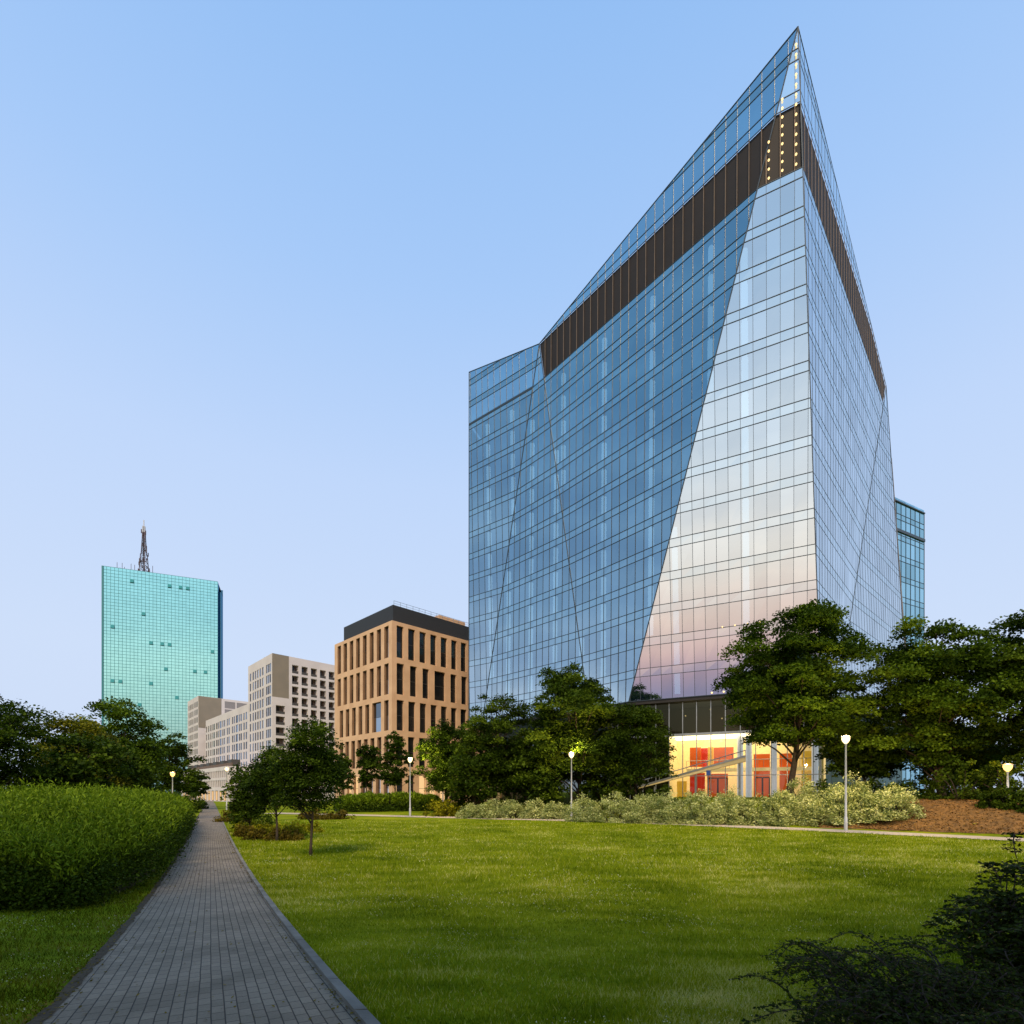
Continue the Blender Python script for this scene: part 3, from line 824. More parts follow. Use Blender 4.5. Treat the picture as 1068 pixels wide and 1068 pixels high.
# low hedge before the tan building
hedge('low_hedge', 'long low dark green hedge before the tan building', [(-22, -9.2, 66, 1.7), (-24, -10.5, 69.5, 1.8)], M['leaf_b'], M['leaf_hedge'], 14000, 0.10, shoots=5000, shoot_len=0.5, end=0.8)
# bed around the lawn trees
for i, (px, d, h, rx) in enumerate([(262, 33, 0.75, 1.1), (283, 31, 0.7, 1.2), (300, 30, 0.7, 1.1), (276, 29, 0.5, 0.9), (318, 33, .7, 1.2)]):
    shrub('gold_shrub', 'low golden flowering shrub in the bed under the lawn trees', (px - 534) * d / 541, d, h, rx, 0.9, M['leaf_gold'], 2600, 0.10, 'golden shrubs under the lawn trees', spiky=0.4)
for i, (px, d, h, rx) in enumerate([(256, 29.8, 0.62, 0.7), (272, 27.6, 0.62, 0.8), (290, 27.2, 0.66, 0.8), (306, 27.4, .6, .6)]):
    shrub('brown_shrub', 'low brownish shrub edging the lawn side of the golden bed', (px - 534) * d / 541, d, h, rx, 0.6, M['leaf_brown'], 2000, 0.09, 'brownish shrubs edging the golden bed')
shrub('rounded_shrub', 'rust tinged round shrub on the path edge beyond the lawn trees', (246 - 534) * 46 / 541, 46, 1.3, 1.5, 1.3, M['leaf_brown'], 3000, 0.14)
shrub('rounded_shrub', 'wide rust tinged shrub behind the trunk of the nearest lawn tree', (338 - 534) * 50 / 541, 50, 1.1, 2.7, 1.4, M['leaf_brown'], 4000, 0.15)
shrub('rounded_shrub', 'dense dark shrub left of the lawn trees beside the path', (262 - 534) * 37 / 541, 37, 2.1, 1.4, 1.2, M['leaf_b'], 3000, 0.14)
shrub('rounded_shrub', 'small dark shrub at the hedge end by the orange lamp', (208 - 534) * 80 / 541, 80, 1.9, 1.3, 1.3, M['leaf_b'], 1500, 0.2)
shrub('rounded_shrub', 'broad dark shrub below the orange lamp behind the hedge', (186 - 534) * 66 / 541, 66, 3.0, 3.4, 2.0, M['leaf_b'], 4000, 0.22)

# --- foreground arching shrub (herringbone branches)
def arching_shrub(name, label, bases, n, spread, length, lift, leaf_len, cat='shrub'):
    bx = np.mean([b[0] for b in bases]); by = np.mean([b[1] for b in bases])
    s = empty(name, (bx, by, gz(bx, by)), label, cat)
    mb = MB(); pts = []; al = []; sz = []; tn = []
    for i in range(n):
        b = bases[i % len(bases)]
        x0 = b[0] + random.gauss(0, 0.22); y0 = b[1] + random.gauss(0, 0.22)
        a = random.uniform(*spread); ln = length * random.uniform(0.55, 1.15); lf = lift * random.uniform(0.6, 1.2) * b[2]
        pl = []
        for k in range(13):
            f = k / 12
            r = ln * f
            w = 0.05 * math.sin(f * 7 + i)
            pl.append(Vector((x0 + r * math.cos(a) - w * math.sin(a), y0 + r * math.sin(a) + w * math.cos(a),
                              gz(x0, y0) + lf * math.sin(min(1, f * 1.05) * math.pi * 0.62) - 0.16 * ln * f ** 3)))
        mb.tube(pl, [0.006 * (1 - 0.8 * k / 12) + 0.0012 for k in range(13)], 5)
        # side twigs, leaves in two ranks
        for k in range(2, 13):
            p = pl[k]; t = (pl[min(12, k + 1)] - pl[k - 1]).normalized()
            sd = t.cross(Vector((0, 0, 1))).normalized()
            for sg in (-1, 1):
                tl = 0.17 * ln * (1 - 0.65 * k / 12) * random.uniform(0.6, 1.2) + 0.03
                d = (t * 0.65 + sd * sg * 0.9 + Vector((0, 0, random.uniform(-0.1, 0.25)))).normalized()
                mb.tube([p, p + d * tl], [0.0022, 0.001], 3)
                m = max(3, int(tl / 0.011))
                for j in range(m):
                    q = p + d * tl * (j + 0.5) / m + Vector((random.gauss(0, .004), random.gauss(0, .004), random.gauss(0, .004)))
                    l2 = d.cross(Vector((0, 0, 1))) * (1 if j % 2 else -1) + d * 0.6
                    pts.append(q + l2 * leaf_len * 0.4); al.append(l2); sz.append(leaf_len * random.uniform(0.7, 1.25)); tn.append(random.random())
    mb.build('branches', M['twig'], s)
    v = leaf_quads(np.array([tuple(p) for p in pts]), np.array(sz), 1.2, np.array([tuple(p) for p in al]))
    quads('foliage', v, np.arange(len(v)).reshape(-1, 4), M['leaf_fore'], s, np.repeat(np.array(tn), 4))
    return s
arching_shrub('arching_shrub', 'low dark shrub with arching herringbone branches at the bottom right', [(2.45, 3.2, 1.0), (2.95, 3.4, 1.0), (2.75, 2.95, .8), (3.4, 3.6, 0.9), (2.3, 3.0, 0.8), (3.1, 3.1, 0.8)], 130, (1.2, 4.6), 0.78, 0.54, 0.024)
arching_shrub('arching_shrub', 'taller dark shrub rising at the right edge of the frame', [(4.55, 4.0, 1.0), (4.4, 3.85, 0.9), (4.8, 4.2, 1.1), (4.2, 3.7, 0.7), (4.9, 3.9, 1.0), (4.4, 4.2, 1.0), (4.05, 3.75, 0.6), (4.2, 4.05, 0.75)], 240, (0, 6.28), 0.60, 1.05, 0.038)

# ------------------------------------------------------------------ glass tower
V3 = lambda *a: np.array(a, float)
LB, LT = V3(-7.7, 92.6, 11.75), V3(-7.5, 90.7, 73.4)
CB, Q = V3(-5.3, 90.9, 11.75), V3(4.3, 81.6, 70.5)
BB = V3(10.86, 73.4, 11.75)
AB, AP = V3(15.2, 67.5, 11.75), V3(28.9, 52.4, 77.3)
KB = V3(34.3, 57.7, 11.75)
DB, RT = V3(41.6, 66.2, 11.75), V3(63.2, 87.6, 68.5)
RB = V3(70.6, 92.0, 11.75)

def ln(a, b): return lambda z: a[:2] + (b[:2] - a[:2]) * (z - a[2]) / (b[2] - a[2])
EDGE = {'L': ln(LB, LT), 'C': ln(CB, Q), 'B': ln(BB, Q), 'A': ln(AB, AP), 'K': ln(KB, AP), 'D': ln(DB, RT), 'R': ln(RB, RT)}
FLOORS = [63.5 - 3.75 * k for k in range(14)]

tower = empty('glass_tower', (25, 80, gz(25, 70)), 'tall faceted blue glass office tower with a pointed prow and brown band', 'office tower')

def clip(poly, axis_, val, keep_less):
    out = []
    n = len(poly)
    for i in range(n):
        a, b = poly[i], poly[(i + 1) % n]
        ia = (a[axis_] <= val + 1e-9) if keep_less else (a[axis_] >= val - 1e-9)
        ib = (b[axis_] <= val + 1e-9) if keep_less else (b[axis_] >= val - 1e-9)
        if ia: out.append(a)
        if ia != ib:
            t = (val - a[axis_]) / (b[axis_] - a[axis_])
            out.append((a[0] + (b[0] - a[0]) * t, a[1] + (b[1] - a[1]) * t))
    return out

def facet(left, right, poly3, label, band, rows_top, step=1.33, phase=0.0, col_every=5, dark_line=False, col_off=0, bw=1.0):
    el, er = EDGE[left], EDGE[right]
    zm = 38.0
    e = er(zm) - el(zm); e = e / np.hypot(*e)
    cc = lambda xy: float(e @ xy)
    def mp(c, z):
        a, b = el(z), er(z); ca, cb = cc(a), cc(b)
        p = a if abs(cb - ca) < 1e-4 else a + (b - a) * (c - ca) / (cb - ca)
        return Vector((p[0], p[1], z + H))
    poly = [(cc(p[:2]), p[2]) for p in poly3]
    zs = sorted(set([11.75] + FLOORS + [f + 1.0 for f in FLOORS if f + 1.0 < 64] + [64.4] + rows_top + [90]))
    cmin = min(p[0] for p in poly); cmax = max(p[0] for p in poly)
    cuts = list(np.arange(math.floor((cmin - phase) / step) * step + phase, cmax + step, step))
    g = MB(); gc = MB(); lb = MB(); bars = MB()
    # outward normal
    a = mp(*poly[0]); b = mp(*poly[1]); c = mp(*poly[-1])
    nrm = (b - a).cross(c - a).normalized()
    if nrm.y > 0: nrm = -nrm
    for z0, z1 in zip(zs[:-1], zs[1:]):
        r = clip(clip(poly, 1, z0, False), 1, z1, True)
        if len(r) < 3: continue
        isband = band and z0 >= 64.3 and z1 <= 70.6
        sp = abs((z1 - z0) - 1.0) < 0.05 or (z0 > 63.4 and z1 < 64.5)
        for c0, c1 in zip(cuts[:-1], cuts[1:]):
            q = clip(clip(r, 0, c0, False), 0, c1, True)
            if len(q) < 3: continue
            pts = [mp(*k) for k in q]
            jit = 0.005 * min(1, (max(k[0] for k in q) - min(k[0] for k in q)) / step) ** 2
            if not isband: pts = [p + nrm * random.uniform(-jit, jit) for p in pts]
            if isband:
                lb.face([p - nrm * 0.12 for p in pts], 0, random.random())
            else:
                (gc if band and z0 >= 70.4 else g).face(pts, 1 if sp else 0, random.random())
        cs = [k[0] for k in r if abs(k[1] - z0) < 1e-6]
        if len(cs) >= 2 and max(cs) - min(cs) > 0.05 and z0 > 11.8:
            wide = 0.34 if (dark_line and abs(z0 - 64.4) < .01) else 0.062
            bars.bar(mp(min(cs), z0), mp(max(cs), z0), nrm, wide * bw, 0.05 * bw ** 2)
    for c0 in cuts:
        seg = clip(clip(poly, 0, c0 - 1e-4, False), 0, c0 + 1e-4, True)
        if len(seg) < 2: continue
        za = min(k[1] for k in seg); zb = max(k[1] for k in seg)
        if zb - za < 0.3: continue
        parts_ = [(za, zb, 0)]
        if band:
            parts_ = [(za, min(zb, 64.4), 0), (max(za, 64.4), min(zb, 70.5), 1), (max(za, 70.5), zb, 0)]
        for p0, p1, mi in parts_:
            if p1 - p0 < 0.2: continue
            n = max(1, int((p1 - p0) / 12))
            for i in range(n):
                u, v = p0 + (p1 - p0) * i / n, p0 + (p1 - p0) * (i + 1) / n
                bars.bar(mp(c0, u), mp(c0, v), nrm, 0.042 * bw if not mi else 0.10, 0.055 * bw ** 2 if not mi else 0.03, mi)
    # outline
    for i in range(len(poly)):
        p, q = poly[i], poly[(i + 1) % len(poly)]
        bars.bar(mp(*p), mp(*q), nrm, 0.10, 0.06 * bw)
    o = g.build('glass_facade', [M['facade'], M['spandrel']], tower)
    if label: o['label'] = label
    if gc.f: gc.build('crown_glazing', [M['facade'], M['spandrel']], tower)
    bars.build('mullion_grid', [M['mullion_blue'], M['bronze']], o)
    if lb.f:
        lb.build('louvre_band', M['louvre'], tower)
    # pale columns just behind the glass, glowing in place of room light
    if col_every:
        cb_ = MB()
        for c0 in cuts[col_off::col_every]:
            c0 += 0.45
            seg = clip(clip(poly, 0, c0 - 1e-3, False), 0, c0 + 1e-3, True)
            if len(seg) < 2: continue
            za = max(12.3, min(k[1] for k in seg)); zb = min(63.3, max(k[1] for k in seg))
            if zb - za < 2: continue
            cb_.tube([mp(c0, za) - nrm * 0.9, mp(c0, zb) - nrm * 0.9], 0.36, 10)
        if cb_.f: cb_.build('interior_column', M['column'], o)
    return mp, nrm

fm = {}
fm[1] = facet('L', 'C', [LB, CB, Q, LT], 'narrow left facet with a thin dark line below its crown', False, [67.3, 68.3, 71.0, 72.0], phase=0.4, col_every=4, dark_line=True)
fm[2] = facet('C', 'B', [CB, BB, Q], 'narrow triangular facet widening downward', False, [67.3, 68.3], phase=0.1, col_every=4)
fm[3] = facet('B', 'A', [BB, AB, AP, Q], 'largest deep blue facet', True, [70.5, 71.6, 74.4, 75.4], phase=0.7, col_every=6, col_off=3)
fm[4] = facet('A', 'K', [AB, KB, AP], 'bright triangular facet mirroring the pale and pink evening sky', True, [70.5, 71.6, 74.4, 75.4], phase=0.2, col_every=6, col_off=5)
fm[5] = facet('K', 'D', [KB, DB, RT, AP], 'steeply foreshortened right facet in lavender grey', True, [70.5, 71.6, 74.4, 75.4], phase=0.2, col_every=0, bw=0.6)
fm[6] = facet('D', 'R', [DB, RB, RT], 'far right triangular facet', False, [70.5], phase=0.2, col_every=0, bw=0.6)

def foot(z, k=1.0, back=True):
    P = [EDGE[c](z) for c in 'LCBAKDR'] + [V3(66, 124), V3(8, 128)]
    P = np.array(P); c = np.array([28.0, 88.0])
    return [Vector((*(c + (p - c) * k), z + H)) for p in P]
# slabs, core, roof, back walls
sb = MB()
for z in FLOORS:
    b = foot(z + 0.15, 0.975); t = foot(z + 0.85, 0.975)
    sb.hexa(b, t)
sb.build('floor_slab', M['slab'], tower)
mb = MB(); mb.hexa(foot(11.9, 0.80), foot(63.4, 0.80)); mb.build('inner_core', M['core'], tower)
mb = MB(); mb.hexa(foot(64.6, 0.985), foot(65.0, 0.985)); mb.build('roof', M['slab'], tower)
mb = MB()
lo, hi = foot(11.75), foot(68.5)
for i, j in ((6, 7), (7, 8), (8, 0)):
    mb.face([lo[i], lo[j], hi[j], hi[i]], 0, .5)
mb.build('back_wall', M['spandrel'], tower)
# bronze end strip on the right rim
mb = MB()
pa, pb = Vector((*RB[:2], RB[2] + H)), Vector((*EDGE['R'](57.0), 57.0 + H))
off = Vector((0.75, 0.55, 0))
mb.hexa([pa + Vector((.03, -.03, 0)), pa + off, pa + off + Vector((-.3, .4, 0)), pa + Vector((-.3, .4, 0))],
        [pb + Vector((.03, -.03, 0)), pb + off * 0.35, pb + off * 0.35 + Vector((-.3, .4, 0)), pb + Vector((-.3, .4, 0))])
mb.build('edge_strip', M['bronze'], tower)
# soffit above the recessed base
mb = MB(); mb.hexa(foot(11.3, 0.998), foot(11.72, 0.998)); mb.build('soffit', M['mullion'], tower)

# strings of small bulbs on the prow
mp4, n4 = fm[4]
e4 = EDGE['K'](38) - EDGE['A'](38); e4 /= np.hypot(*e4)
def bulb(p, r=0.11):
    mb = MB()
    mb.lathe((p.x, p.y, p.z), [(0.001, -r), (r * .7, -r * .7), (r, 0), (r * .7, r * .7), (0.001, r)], 8)
    mb.build('facade_bulb', M['bulb'], tower, smooth=True)
def on_white(px, py):
    # where a bulb seen there sits on the pale facet
    a = Vector((*AB[:2], AB[2] + H)); d = Vector(((px - 534) / 541, 1, (826 - py) / 541)); o_ = Vector((0, 0, H))
    t = (a - o_).dot(n4) / d.dot(n4)
    return o_ + d * t + n4 * 0.14
for k in range(13): bulb(on_white(830.3, 48 + 10.38 * k))
for k in range(9): bulb(on_white(815.9, 105 + 9.25 * k))
for k in range(5): bulb(on_white(801.8, 149.5 + 9.4 * k))
for k in range(8): bulb(on_white(753.5 + 13.1 * k, 654 - 1.75 * k), 0.09)
for k in range(3): bulb(on_white(742.5 + 12.4 * k, 722.5 - 1.1 * k), 0.11)

# rear wing
mb = MB(); gr = MB()
o2 = np.array([68.6, 93.8]); u2 = np.array([9.9, 5.0]); lw_ = np.hypot(*u2); u2 = u2 / lw_
zt = 53 + H; v2 = np.array([-u2[1], u2[0]])
nw_ = 7
for k in range(nw_):
    for z0 in np.arange(1.0, zt - 1, 3.75):
        for (za, zb, mi) in ((z0, z0 + 2.75, 0), (z0 + 2.75, min(zt, z0 + 3.75), 0)):
            p = o2 + u2 * lw_ * k / nw_; q = o2 + u2 * lw_ * (k + 1) / nw_
            mb.face([(p[0], p[1], za), (q[0], q[1], za), (q[0], q[1], zb), (p[0], p[1], zb)], 0, random.random())
e_ = o2 + u2 * lw_; f_ = e_ + v2 * 18; h_ = o2 + v2 * 18
mb.face([(e_[0], e_[1], 1), (f_[0], f_[1], 1), (f_[0], f_[1], zt), (e_[0], e_[1], zt)], 0, .5)
mb.face([(f_[0], f_[1], 1), (h_[0], h_[1], 1), (h_[0], h_[1], zt), (f_[0], f_[1], zt)], 0, .5)
mb.face([(o2[0], o2[1], zt - .4), (e_[0], e_[1], zt - .4), (f_[0], f_[1], zt - .4), (h_[0], h_[1], zt - .4)], 0, .2)
wing = mb.build('rear_wing', M['wing_glass'], tower)
nw2 = Vector((u2[1], -u2[0], 0))
for k in range(nw_ + 1):
    p = o2 + u2 * lw_ * k / nw_
    gr.bar((p[0], p[1], 1), (p[0], p[1], zt), nw2, 0.08, 0.06)
for z0 in np.arange(1.0, zt, 3.75):
    for zz in (z0, z0 + 2.75):
        if zz < zt: gr.bar((o2[0], o2[1], zz), (e_[0], e_[1], zz), nw2, 0.08, 0.05)
gr.bar((o2[0], o2[1], zt - 5.2), (e_[0], e_[1], zt - 5.2), nw2, 0.5, 0.2)
gr.bar((o2[0], o2[1], zt), (e_[0], e_[1], zt), nw2, 0.2, 0.2)
gr.build('mullion_grid', M['mullion_blue'], wing)

# recessed base with the lit lobby
a2, k2 = AB[:2], KB[:2]
uf = (k2 - a2); lf = np.hypot(*uf); uf = uf / lf
nf = np.array([uf[1], -uf[0]])           # towards the viewer
if nf[1] > 0: nf = -nf
def bp(s, off=0.0, z=0.0):               # point along the base front: s metres from the fold, off metres inward
    p = a2 + uf * s - nf * (off + 0.9)
    return Vector((p[0], p[1], z + H))
def s_of(px, off=0.0):
    k = (px - 534) / 541.0
    p = a2 - nf * (off + 0.9)
    return float((k * p[1] - p[0]) / (uf[0] - k * uf[1]))
G0 = -1.6
sL = s_of(698)
nfv = Vector((nf[0], nf[1], 0))
mb = MB()
n = int((lf + 1.5 - sL) / 1.66) + 1
for i in range(n):
    s0 = sL + 1.66 * i; s1 = min(lf + 1.0, s0 + 1.66)
    if s1 - s0 < .1: continue
    mb.face([bp(s0, 0, G0), bp(s1, 0, G0), bp(s1, 0, 7.05), bp(s0, 0, 7.05)], 0, random.random())
mb.build('lobby_glazing', M['clear'], tower)
mb = MB()
for i in range(-5, n):
    s0 = sL + 1.66 * i; s1 = min(lf + 1.0, s0 + 1.66)
    if s1 - s0 < .1: continue
    mb.face([bp(s0, 0, 7.35), bp(s1, 0, 7.35), bp(s1, 0, 11.3), bp(s0, 0, 11.3)], 0, random.random())
    if i < 0: mb.face([bp(s0, 0, G0), bp(s1, 0, G0), bp(s1, 0, 7.3), bp(s0, 0, 7.3)], 0, random.random())
# base walls round the other sides
for s_, e2 in ((BB[:2], a2), (CB[:2], BB[:2]), (k2, DB[:2]), (DB[:2], RB[:2])):
    c = np.array([28.0, 88.0])
    p, q = c + (s_ - c) * 0.965, c + (e2 - c) * 0.965
    mb.face([(p[0], p[1], 0.5), (q[0], q[1], 0.5), (q[0], q[1], 11.3 + H), (p[0], p[1], 11.3 + H)], 0, .5)
base = mb.build('base_glazing', M['dark_glass'], tower)
mb = MB()
for i in range(-5, n + 1):
    s0 = sL + 1.66 * i
    if s0 > lf + 1: break
    mb.bar(bp(s0, 0, G0), bp(s0, 0, 11.3), nfv, 0.09, 0.12)
for z in (2.0, 7.2):
    mb.bar(bp(sL if z < 5 else sL - 8, 0, z), bp(lf + 1, 0, z), nfv, 0.09 if z < 5 else 0.3, 0.08)
mb.build('mullion_grid', M['steel'], base)
mb = MB(); mb.face([bp(sL - 6, 5, 7.35), bp(lf + 2, 5, 7.35), bp(lf + 2, 5, 11.3), bp(sL - 6, 5, 11.3)]); mb.face([bp(sL - 8, 1.5, G0), bp(sL, 1.5, G0), bp(sL, 1.5, 7), bp(sL - 8, 1.5, 7)])
mb.build('dark_mezzanine', M['mezz'], tower)
# lobby room
mb = MB()
mb.face([bp(sL, 6, G0), bp(lf + 1, 6, G0), bp(lf + 1, 6, 7), bp(sL, 6, 7)])
mb.face([bp(sL, 0.1, G0), bp(sL, 6, G0), bp(sL, 6, 7), bp(sL, 0.1, 7)])
mb.face([bp(sL, 0.1, G0 - .02), bp(lf + 1, 0.1, G0 - .02), bp(lf + 1, 6, G0 - .02), bp(sL, 6, G0 - .02)])
mb.build('lobby_wall', M['cream_self_lit'], tower)
mb = MB(); mb.face([bp(sL, 0.05, 7.02), bp(lf - 3, 0.05, 7.02), bp(lf - 3, 6, 7.02), bp(sL, 6, 7.02)]); mb.face([bp(sL, 0.06, 6.75), bp(lf - 3.2, 0.06, 6.75), bp(lf - 3.2, 0.06, 7.02), bp(sL, 0.06, 7.02)])
mb.build('lobby_ceiling', M['ceil_lit'], tower)
def panel(p0, p1, z0, z1, mat, off=2.0, name='wall_panel'):
    s0, s1 = s_of(p0, off), s_of(p1, off)
    mb = MB()
    mb.hexa([bp(s0, off, z0), bp(s1, off, z0), bp(s1, off + .25, z0), bp(s0, off + .25, z0)],
            [bp(s0, off, z1), bp(s1, off, z1), bp(s1, off + .25, z1), bp(s0, off + .25, z1)])
    mb.build(name, M[mat], tower)
panel(719.5, 731, 3.2, 5.7, 'orange'); panel(731.3, 738, 3.2, 5.6, 'red', 2.3); panel(738.3, 744, 3.4, 5.7, 'yellow_self_lit', 2.4); panel(744.3, 765, 3.5, 5.6, 'orange', 2.1)
panel(719.5, 735, G0, 2.4, 'red', 1.6); panel(737.5, 759, G0, 2.3, 'orange', 2.0); panel(706, 716, G0, 1.4, 'yellow_self_lit', 2.0)
panel(786, 803, G0, 4.6, 'orange', 2.0); panel(813, 826, G0, 4.6, 'orange', 2.0); panel(836, 847, G0, 4.8, 'yellow_self_lit', 2.0)
for px in (772, 781, 807, 850):
    s_ = s_of(px, 0.7); p = bp(s_, 0.7, 0)
    mb = MB(); mb.tube([(p.x, p.y, G0 + H), (p.x, p.y, 7 + H)], 0.34, 14)
    mb.build('lobby_column', M['whitecol'], tower)

mb = MB()
s0_, s1_ = s_of(716, 1.4), lf
mb.hexa([bp(s0_, 1.4, 2.55), bp(s1_, 1.4, 2.55), bp(s1_, 3.2, 2.55), bp(s0_, 3.2, 2.55)], [bp(s0_, 1.4, 2.95), bp(s1_, 1.4, 2.95), bp(s1_, 3.2, 2.95), bp(s0_, 3.2, 2.95)])
mb.build('gallery_slab', M['cream_self_lit'], tower)
mb = MB()
for k in range(24):
    q = bp(s0_ + (s1_ - s0_) * k / 23, 1.38, 2.95); mb.tube([q, q + Vector((0, 0, 1.0))], 0.025, 4)
mb.tube([bp(s0_, 1.38, 3.95), bp(s1_, 1.38, 3.95)], 0.04, 5)
mb.build('gallery_rail', M['steel'], tower)
for pa_, pb_ in ((739, 748.5), (749, 758.5), (788, 795), (795.5, 802.5)):
    a_, b_ = s_of(pa_, 0.35), s_of(pb_, 0.35)
    mb = MB()
    for q in (a_, b_): mb.bar(bp(q, 0.35, G0), bp(q, 0.35, 1.7), nfv, 0.14, 0.08)
    for z in (G0 + .1, 1.7): mb.bar(bp(a_, 0.35, z), bp(b_, 0.35, z), nfv, 0.14, 0.075)
    mb.build('entrance_door', M['mullion'], tower)
for px_l in (704, 712, 727, 741, 752, 790, 800, 816, 828):
    q = bp(s_of(px_l, 1.0), 1.0, 6.2)
    mb = MB(); mb.lathe((q.x, q.y, q.z), [(0.02, .8), (0.03, 0.25), (0.16, 0.1), (0.2, 0), (0.001, -.02)], 10)
    mb.build('pendant_lamp', M['bulb'], tower)
for px_l, z_ in ((715, 9.6), (753, 9.0), (741, 10.2), (770, 9.4)):
    bulb(bp(s_of(px_l, 0.3), 0.3, z_), 0.09)
# ramp / stair rising to the lobby
rampo = empty('access_ramp', bp(s_of(655, -3), -3, G0), 'inclined walkway with steel rail climbing right in front of the lobby', 'ramp')
A0 = bp(s_of(655, -2.2), -2.2, 0.3); A1 = bp(s_of(778, -2.2), -2.2, 4.2)
mb = MB(); up = Vector((0, 0, 1)); wv_ = nfv * 1.6
mb.hexa([A0 - up * .22, A1 - up * .7, A1 - up * .7 + wv_ * .6, A0 - up * .22 + wv_ * .6], [A0, A1, A1 + wv_ * .6, A0 + wv_ * .6])
mb.build('deck', M['ramp_self_lit'], rampo)
mb = MB()
mb.tube([A0 + up * .55 + wv_ * .6, A1 + up * .55 + wv_ * .6], 0.055, 6)
for k in range(11):
    p = A0.lerp(A1, k / 10) + wv_ * .6
    mb.tube([p, p + up * .55], 0.03, 5)
mb.build('handrail', M['steel'], rampo)
mb = MB(); mb.bar(A0 + wv_ * .61 - up * .1, A1 + wv_ * .61 - up * .1, nfv, 0.22, 0.03); mb.build('edge_beam', M['steel'], rampo)
for k in (0.25, 0.6, 0.95):
    p = A0.lerp(A1, k) + wv_ * .3
    mb = MB(); mb.tube([(p.x, p.y, gz(p.x, p.y) - .1), (p.x, p.y, p.z - .6)], 0.09, 8); mb.build('support_post', M['steel'], rampo)

# blue sign on a post by the lobby
p = at(738.5, 806, 53)
sg = empty('info_sign', (p.x, p.y, gz(p.x, p.y)), 'small blue sign on a grey post before the lobby', 'sign')
mb = MB(); mb.tube([(p.x, p.y, gz(p.x, p.y) - .1), (p.x, p.y, p.z + .3)], 0.05, 8); mb.build('post', M['steel'], sg)
mb = MB(); mb.box((p.x - .2, p.y - .08, p.z - .25), (p.x + .2, p.y - .04, p.z + .25)); mb.build('sign_board', M['signblue'], sg)

# ------------------------------------------------------------------ walls with openings
def wall(mb, o, u, n, width, z0, z1, holes, depth, mat=0, revmat=0):
    """wall face with rectangular holes; o plan origin, u along, n outward"""
    us_ = sorted(set([0.0, width] + [h[0] for h in holes] + [h[1] for h in holes]))
    zs_ = sorted(set([z0, z1] + [h[2] for h in holes] + [h[3] for h in holes]))
    P = lambda a, z, d=0.0: (o[0] + u[0] * a - n[0] * d, o[1] + u[1] * a - n[1] * d, z)
    for a0, a1 in zip(us_[:-1], us_[1:]):
        for b0, b1 in zip(zs_[:-1], zs_[1:]):
            am, bm = (a0 + a1) / 2, (b0 + b1) / 2
            if any(h[0] < am < h[1] and h[2] < bm < h[3] for h in holes): continue
            mb.face([P(a0, b0), P(a1, b0), P(a1, b1), P(a0, b1)], mat)
    for h in holes:
        a0, a1, b0, b1 = h[:4]
        for c in ([P(a0, b0), P(a0, b1), P(a0, b1, depth), P(a0, b0, depth)], [P(a1, b0), P(a1, b1), P(a1, b1, depth), P(a1, b0, depth)],
                  [P(a0, b0), P(a1, b0), P(a1, b0, depth), P(a0, b0, depth)], [P(a0, b1), P(a1, b1), P(a1, b1, depth), P(a0, b1, depth)]):
            mb.face(c, revmat)
    return P

def window(P, h, depth, parent, gm='window_glass', split=1, fw=0.07, name='window', rows=1):
    a0, a1, b0, b1 = h[:4]
    mb = MB(); d = depth - 0.05
    def rect(x0, x1, y0, y1, m, dd):
        mb.face([P(x0, y0, dd), P(x1, y0, dd), P(x1, y1, dd), P(x0, y1, dd)], m, random.random())
    for i in range(split):
        for j in range(rows):
            x0 = a0 + (a1 - a0) * i / split; x1 = a0 + (a1 - a0) * (i + 1) / split
            y0 = b0 + (b1 - b0) * j / rows; y1 = b0 + (b1 - b0) * (j + 1) / rows
            rect(x0 + fw / 2, x1 - fw / 2, y0 + fw / 2, y1 - fw / 2, 0, d)
    for i in range(split + 1):
        x = a0 + (a1 - a0) * i / split
        rect(max(a0, x - fw / 2), min(a1, x + fw / 2), b0, b1, 1, d - 0.03)
    for j in range(rows + 1):
        y = b0 + (b1 - b0) * j / rows
        rect(a0, a1, max(b0, y - fw / 2), min(b1, y + fw / 2), 1, d - 0.034)
    return mb.build(name, [M[gm], M['frame']], parent)

# ------------------------------------------------------------------ tan building
tanb = empty('tan_building', (-25, 108, 0), 'tan stone office block with tall dark windows and anthracite attic', 'office building')
c0 = np.array([-25.0, 108.0]); ur = np.array([0.705, 0.709]); ul = np.array([-0.709, 0.705])
nr = np.array([0.709, -0.705]); nl = np.array([-0.705, -0.709])
ROWS = [(0.6, 6.2), (8.0, 14.4), (15.6, 22.0), (23.2, 29.7), (30.9, 37.6)]
mb = MB(); wins = []
def slots(width, start, wmin, wmax, pmin, pmax, r):
    out = []; a = start
    while True:
        w = r.uniform(wmin, wmax)
        if a + w > width - 0.6: break
        out.append((a, a + w)); a += w + r.uniform(pmin, pmax)
    return out
rr = random.Random(4)
hr = []
for i, (z0, z1) in enumerate(ROWS):
    big = i in (2, 3)
    a = 1.15
    k = 0
    while a < 37:
        w = 1.75 if not (big and k == 3 and i == 3) else 3.0
        w += rr.uniform(-0.1, 0.1)
        hr.append((a, a + w, z0, z1)); a += w + (1.15 if i != 3 else 1.5); k += 1
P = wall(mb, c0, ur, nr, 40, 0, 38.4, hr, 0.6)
for h in hr: wins.append((P, h))
hl_ = []
for i, (z0, z1) in enumerate(ROWS):
    a = 1.3; k = 0
    while a < 23.5:
        w = 1.7
        if i == 2 and k == 1: w = 3.6
        if i == 0: w = 1.9
        hl_.append((a, a + w, z0, z1)); a += w + (1.3 if i != 1 else 1.15); k += 1
P2 = wall(mb, c0, ul, nl, 25.5, 0, 38.4, hl_, 0.55, 0, 1)
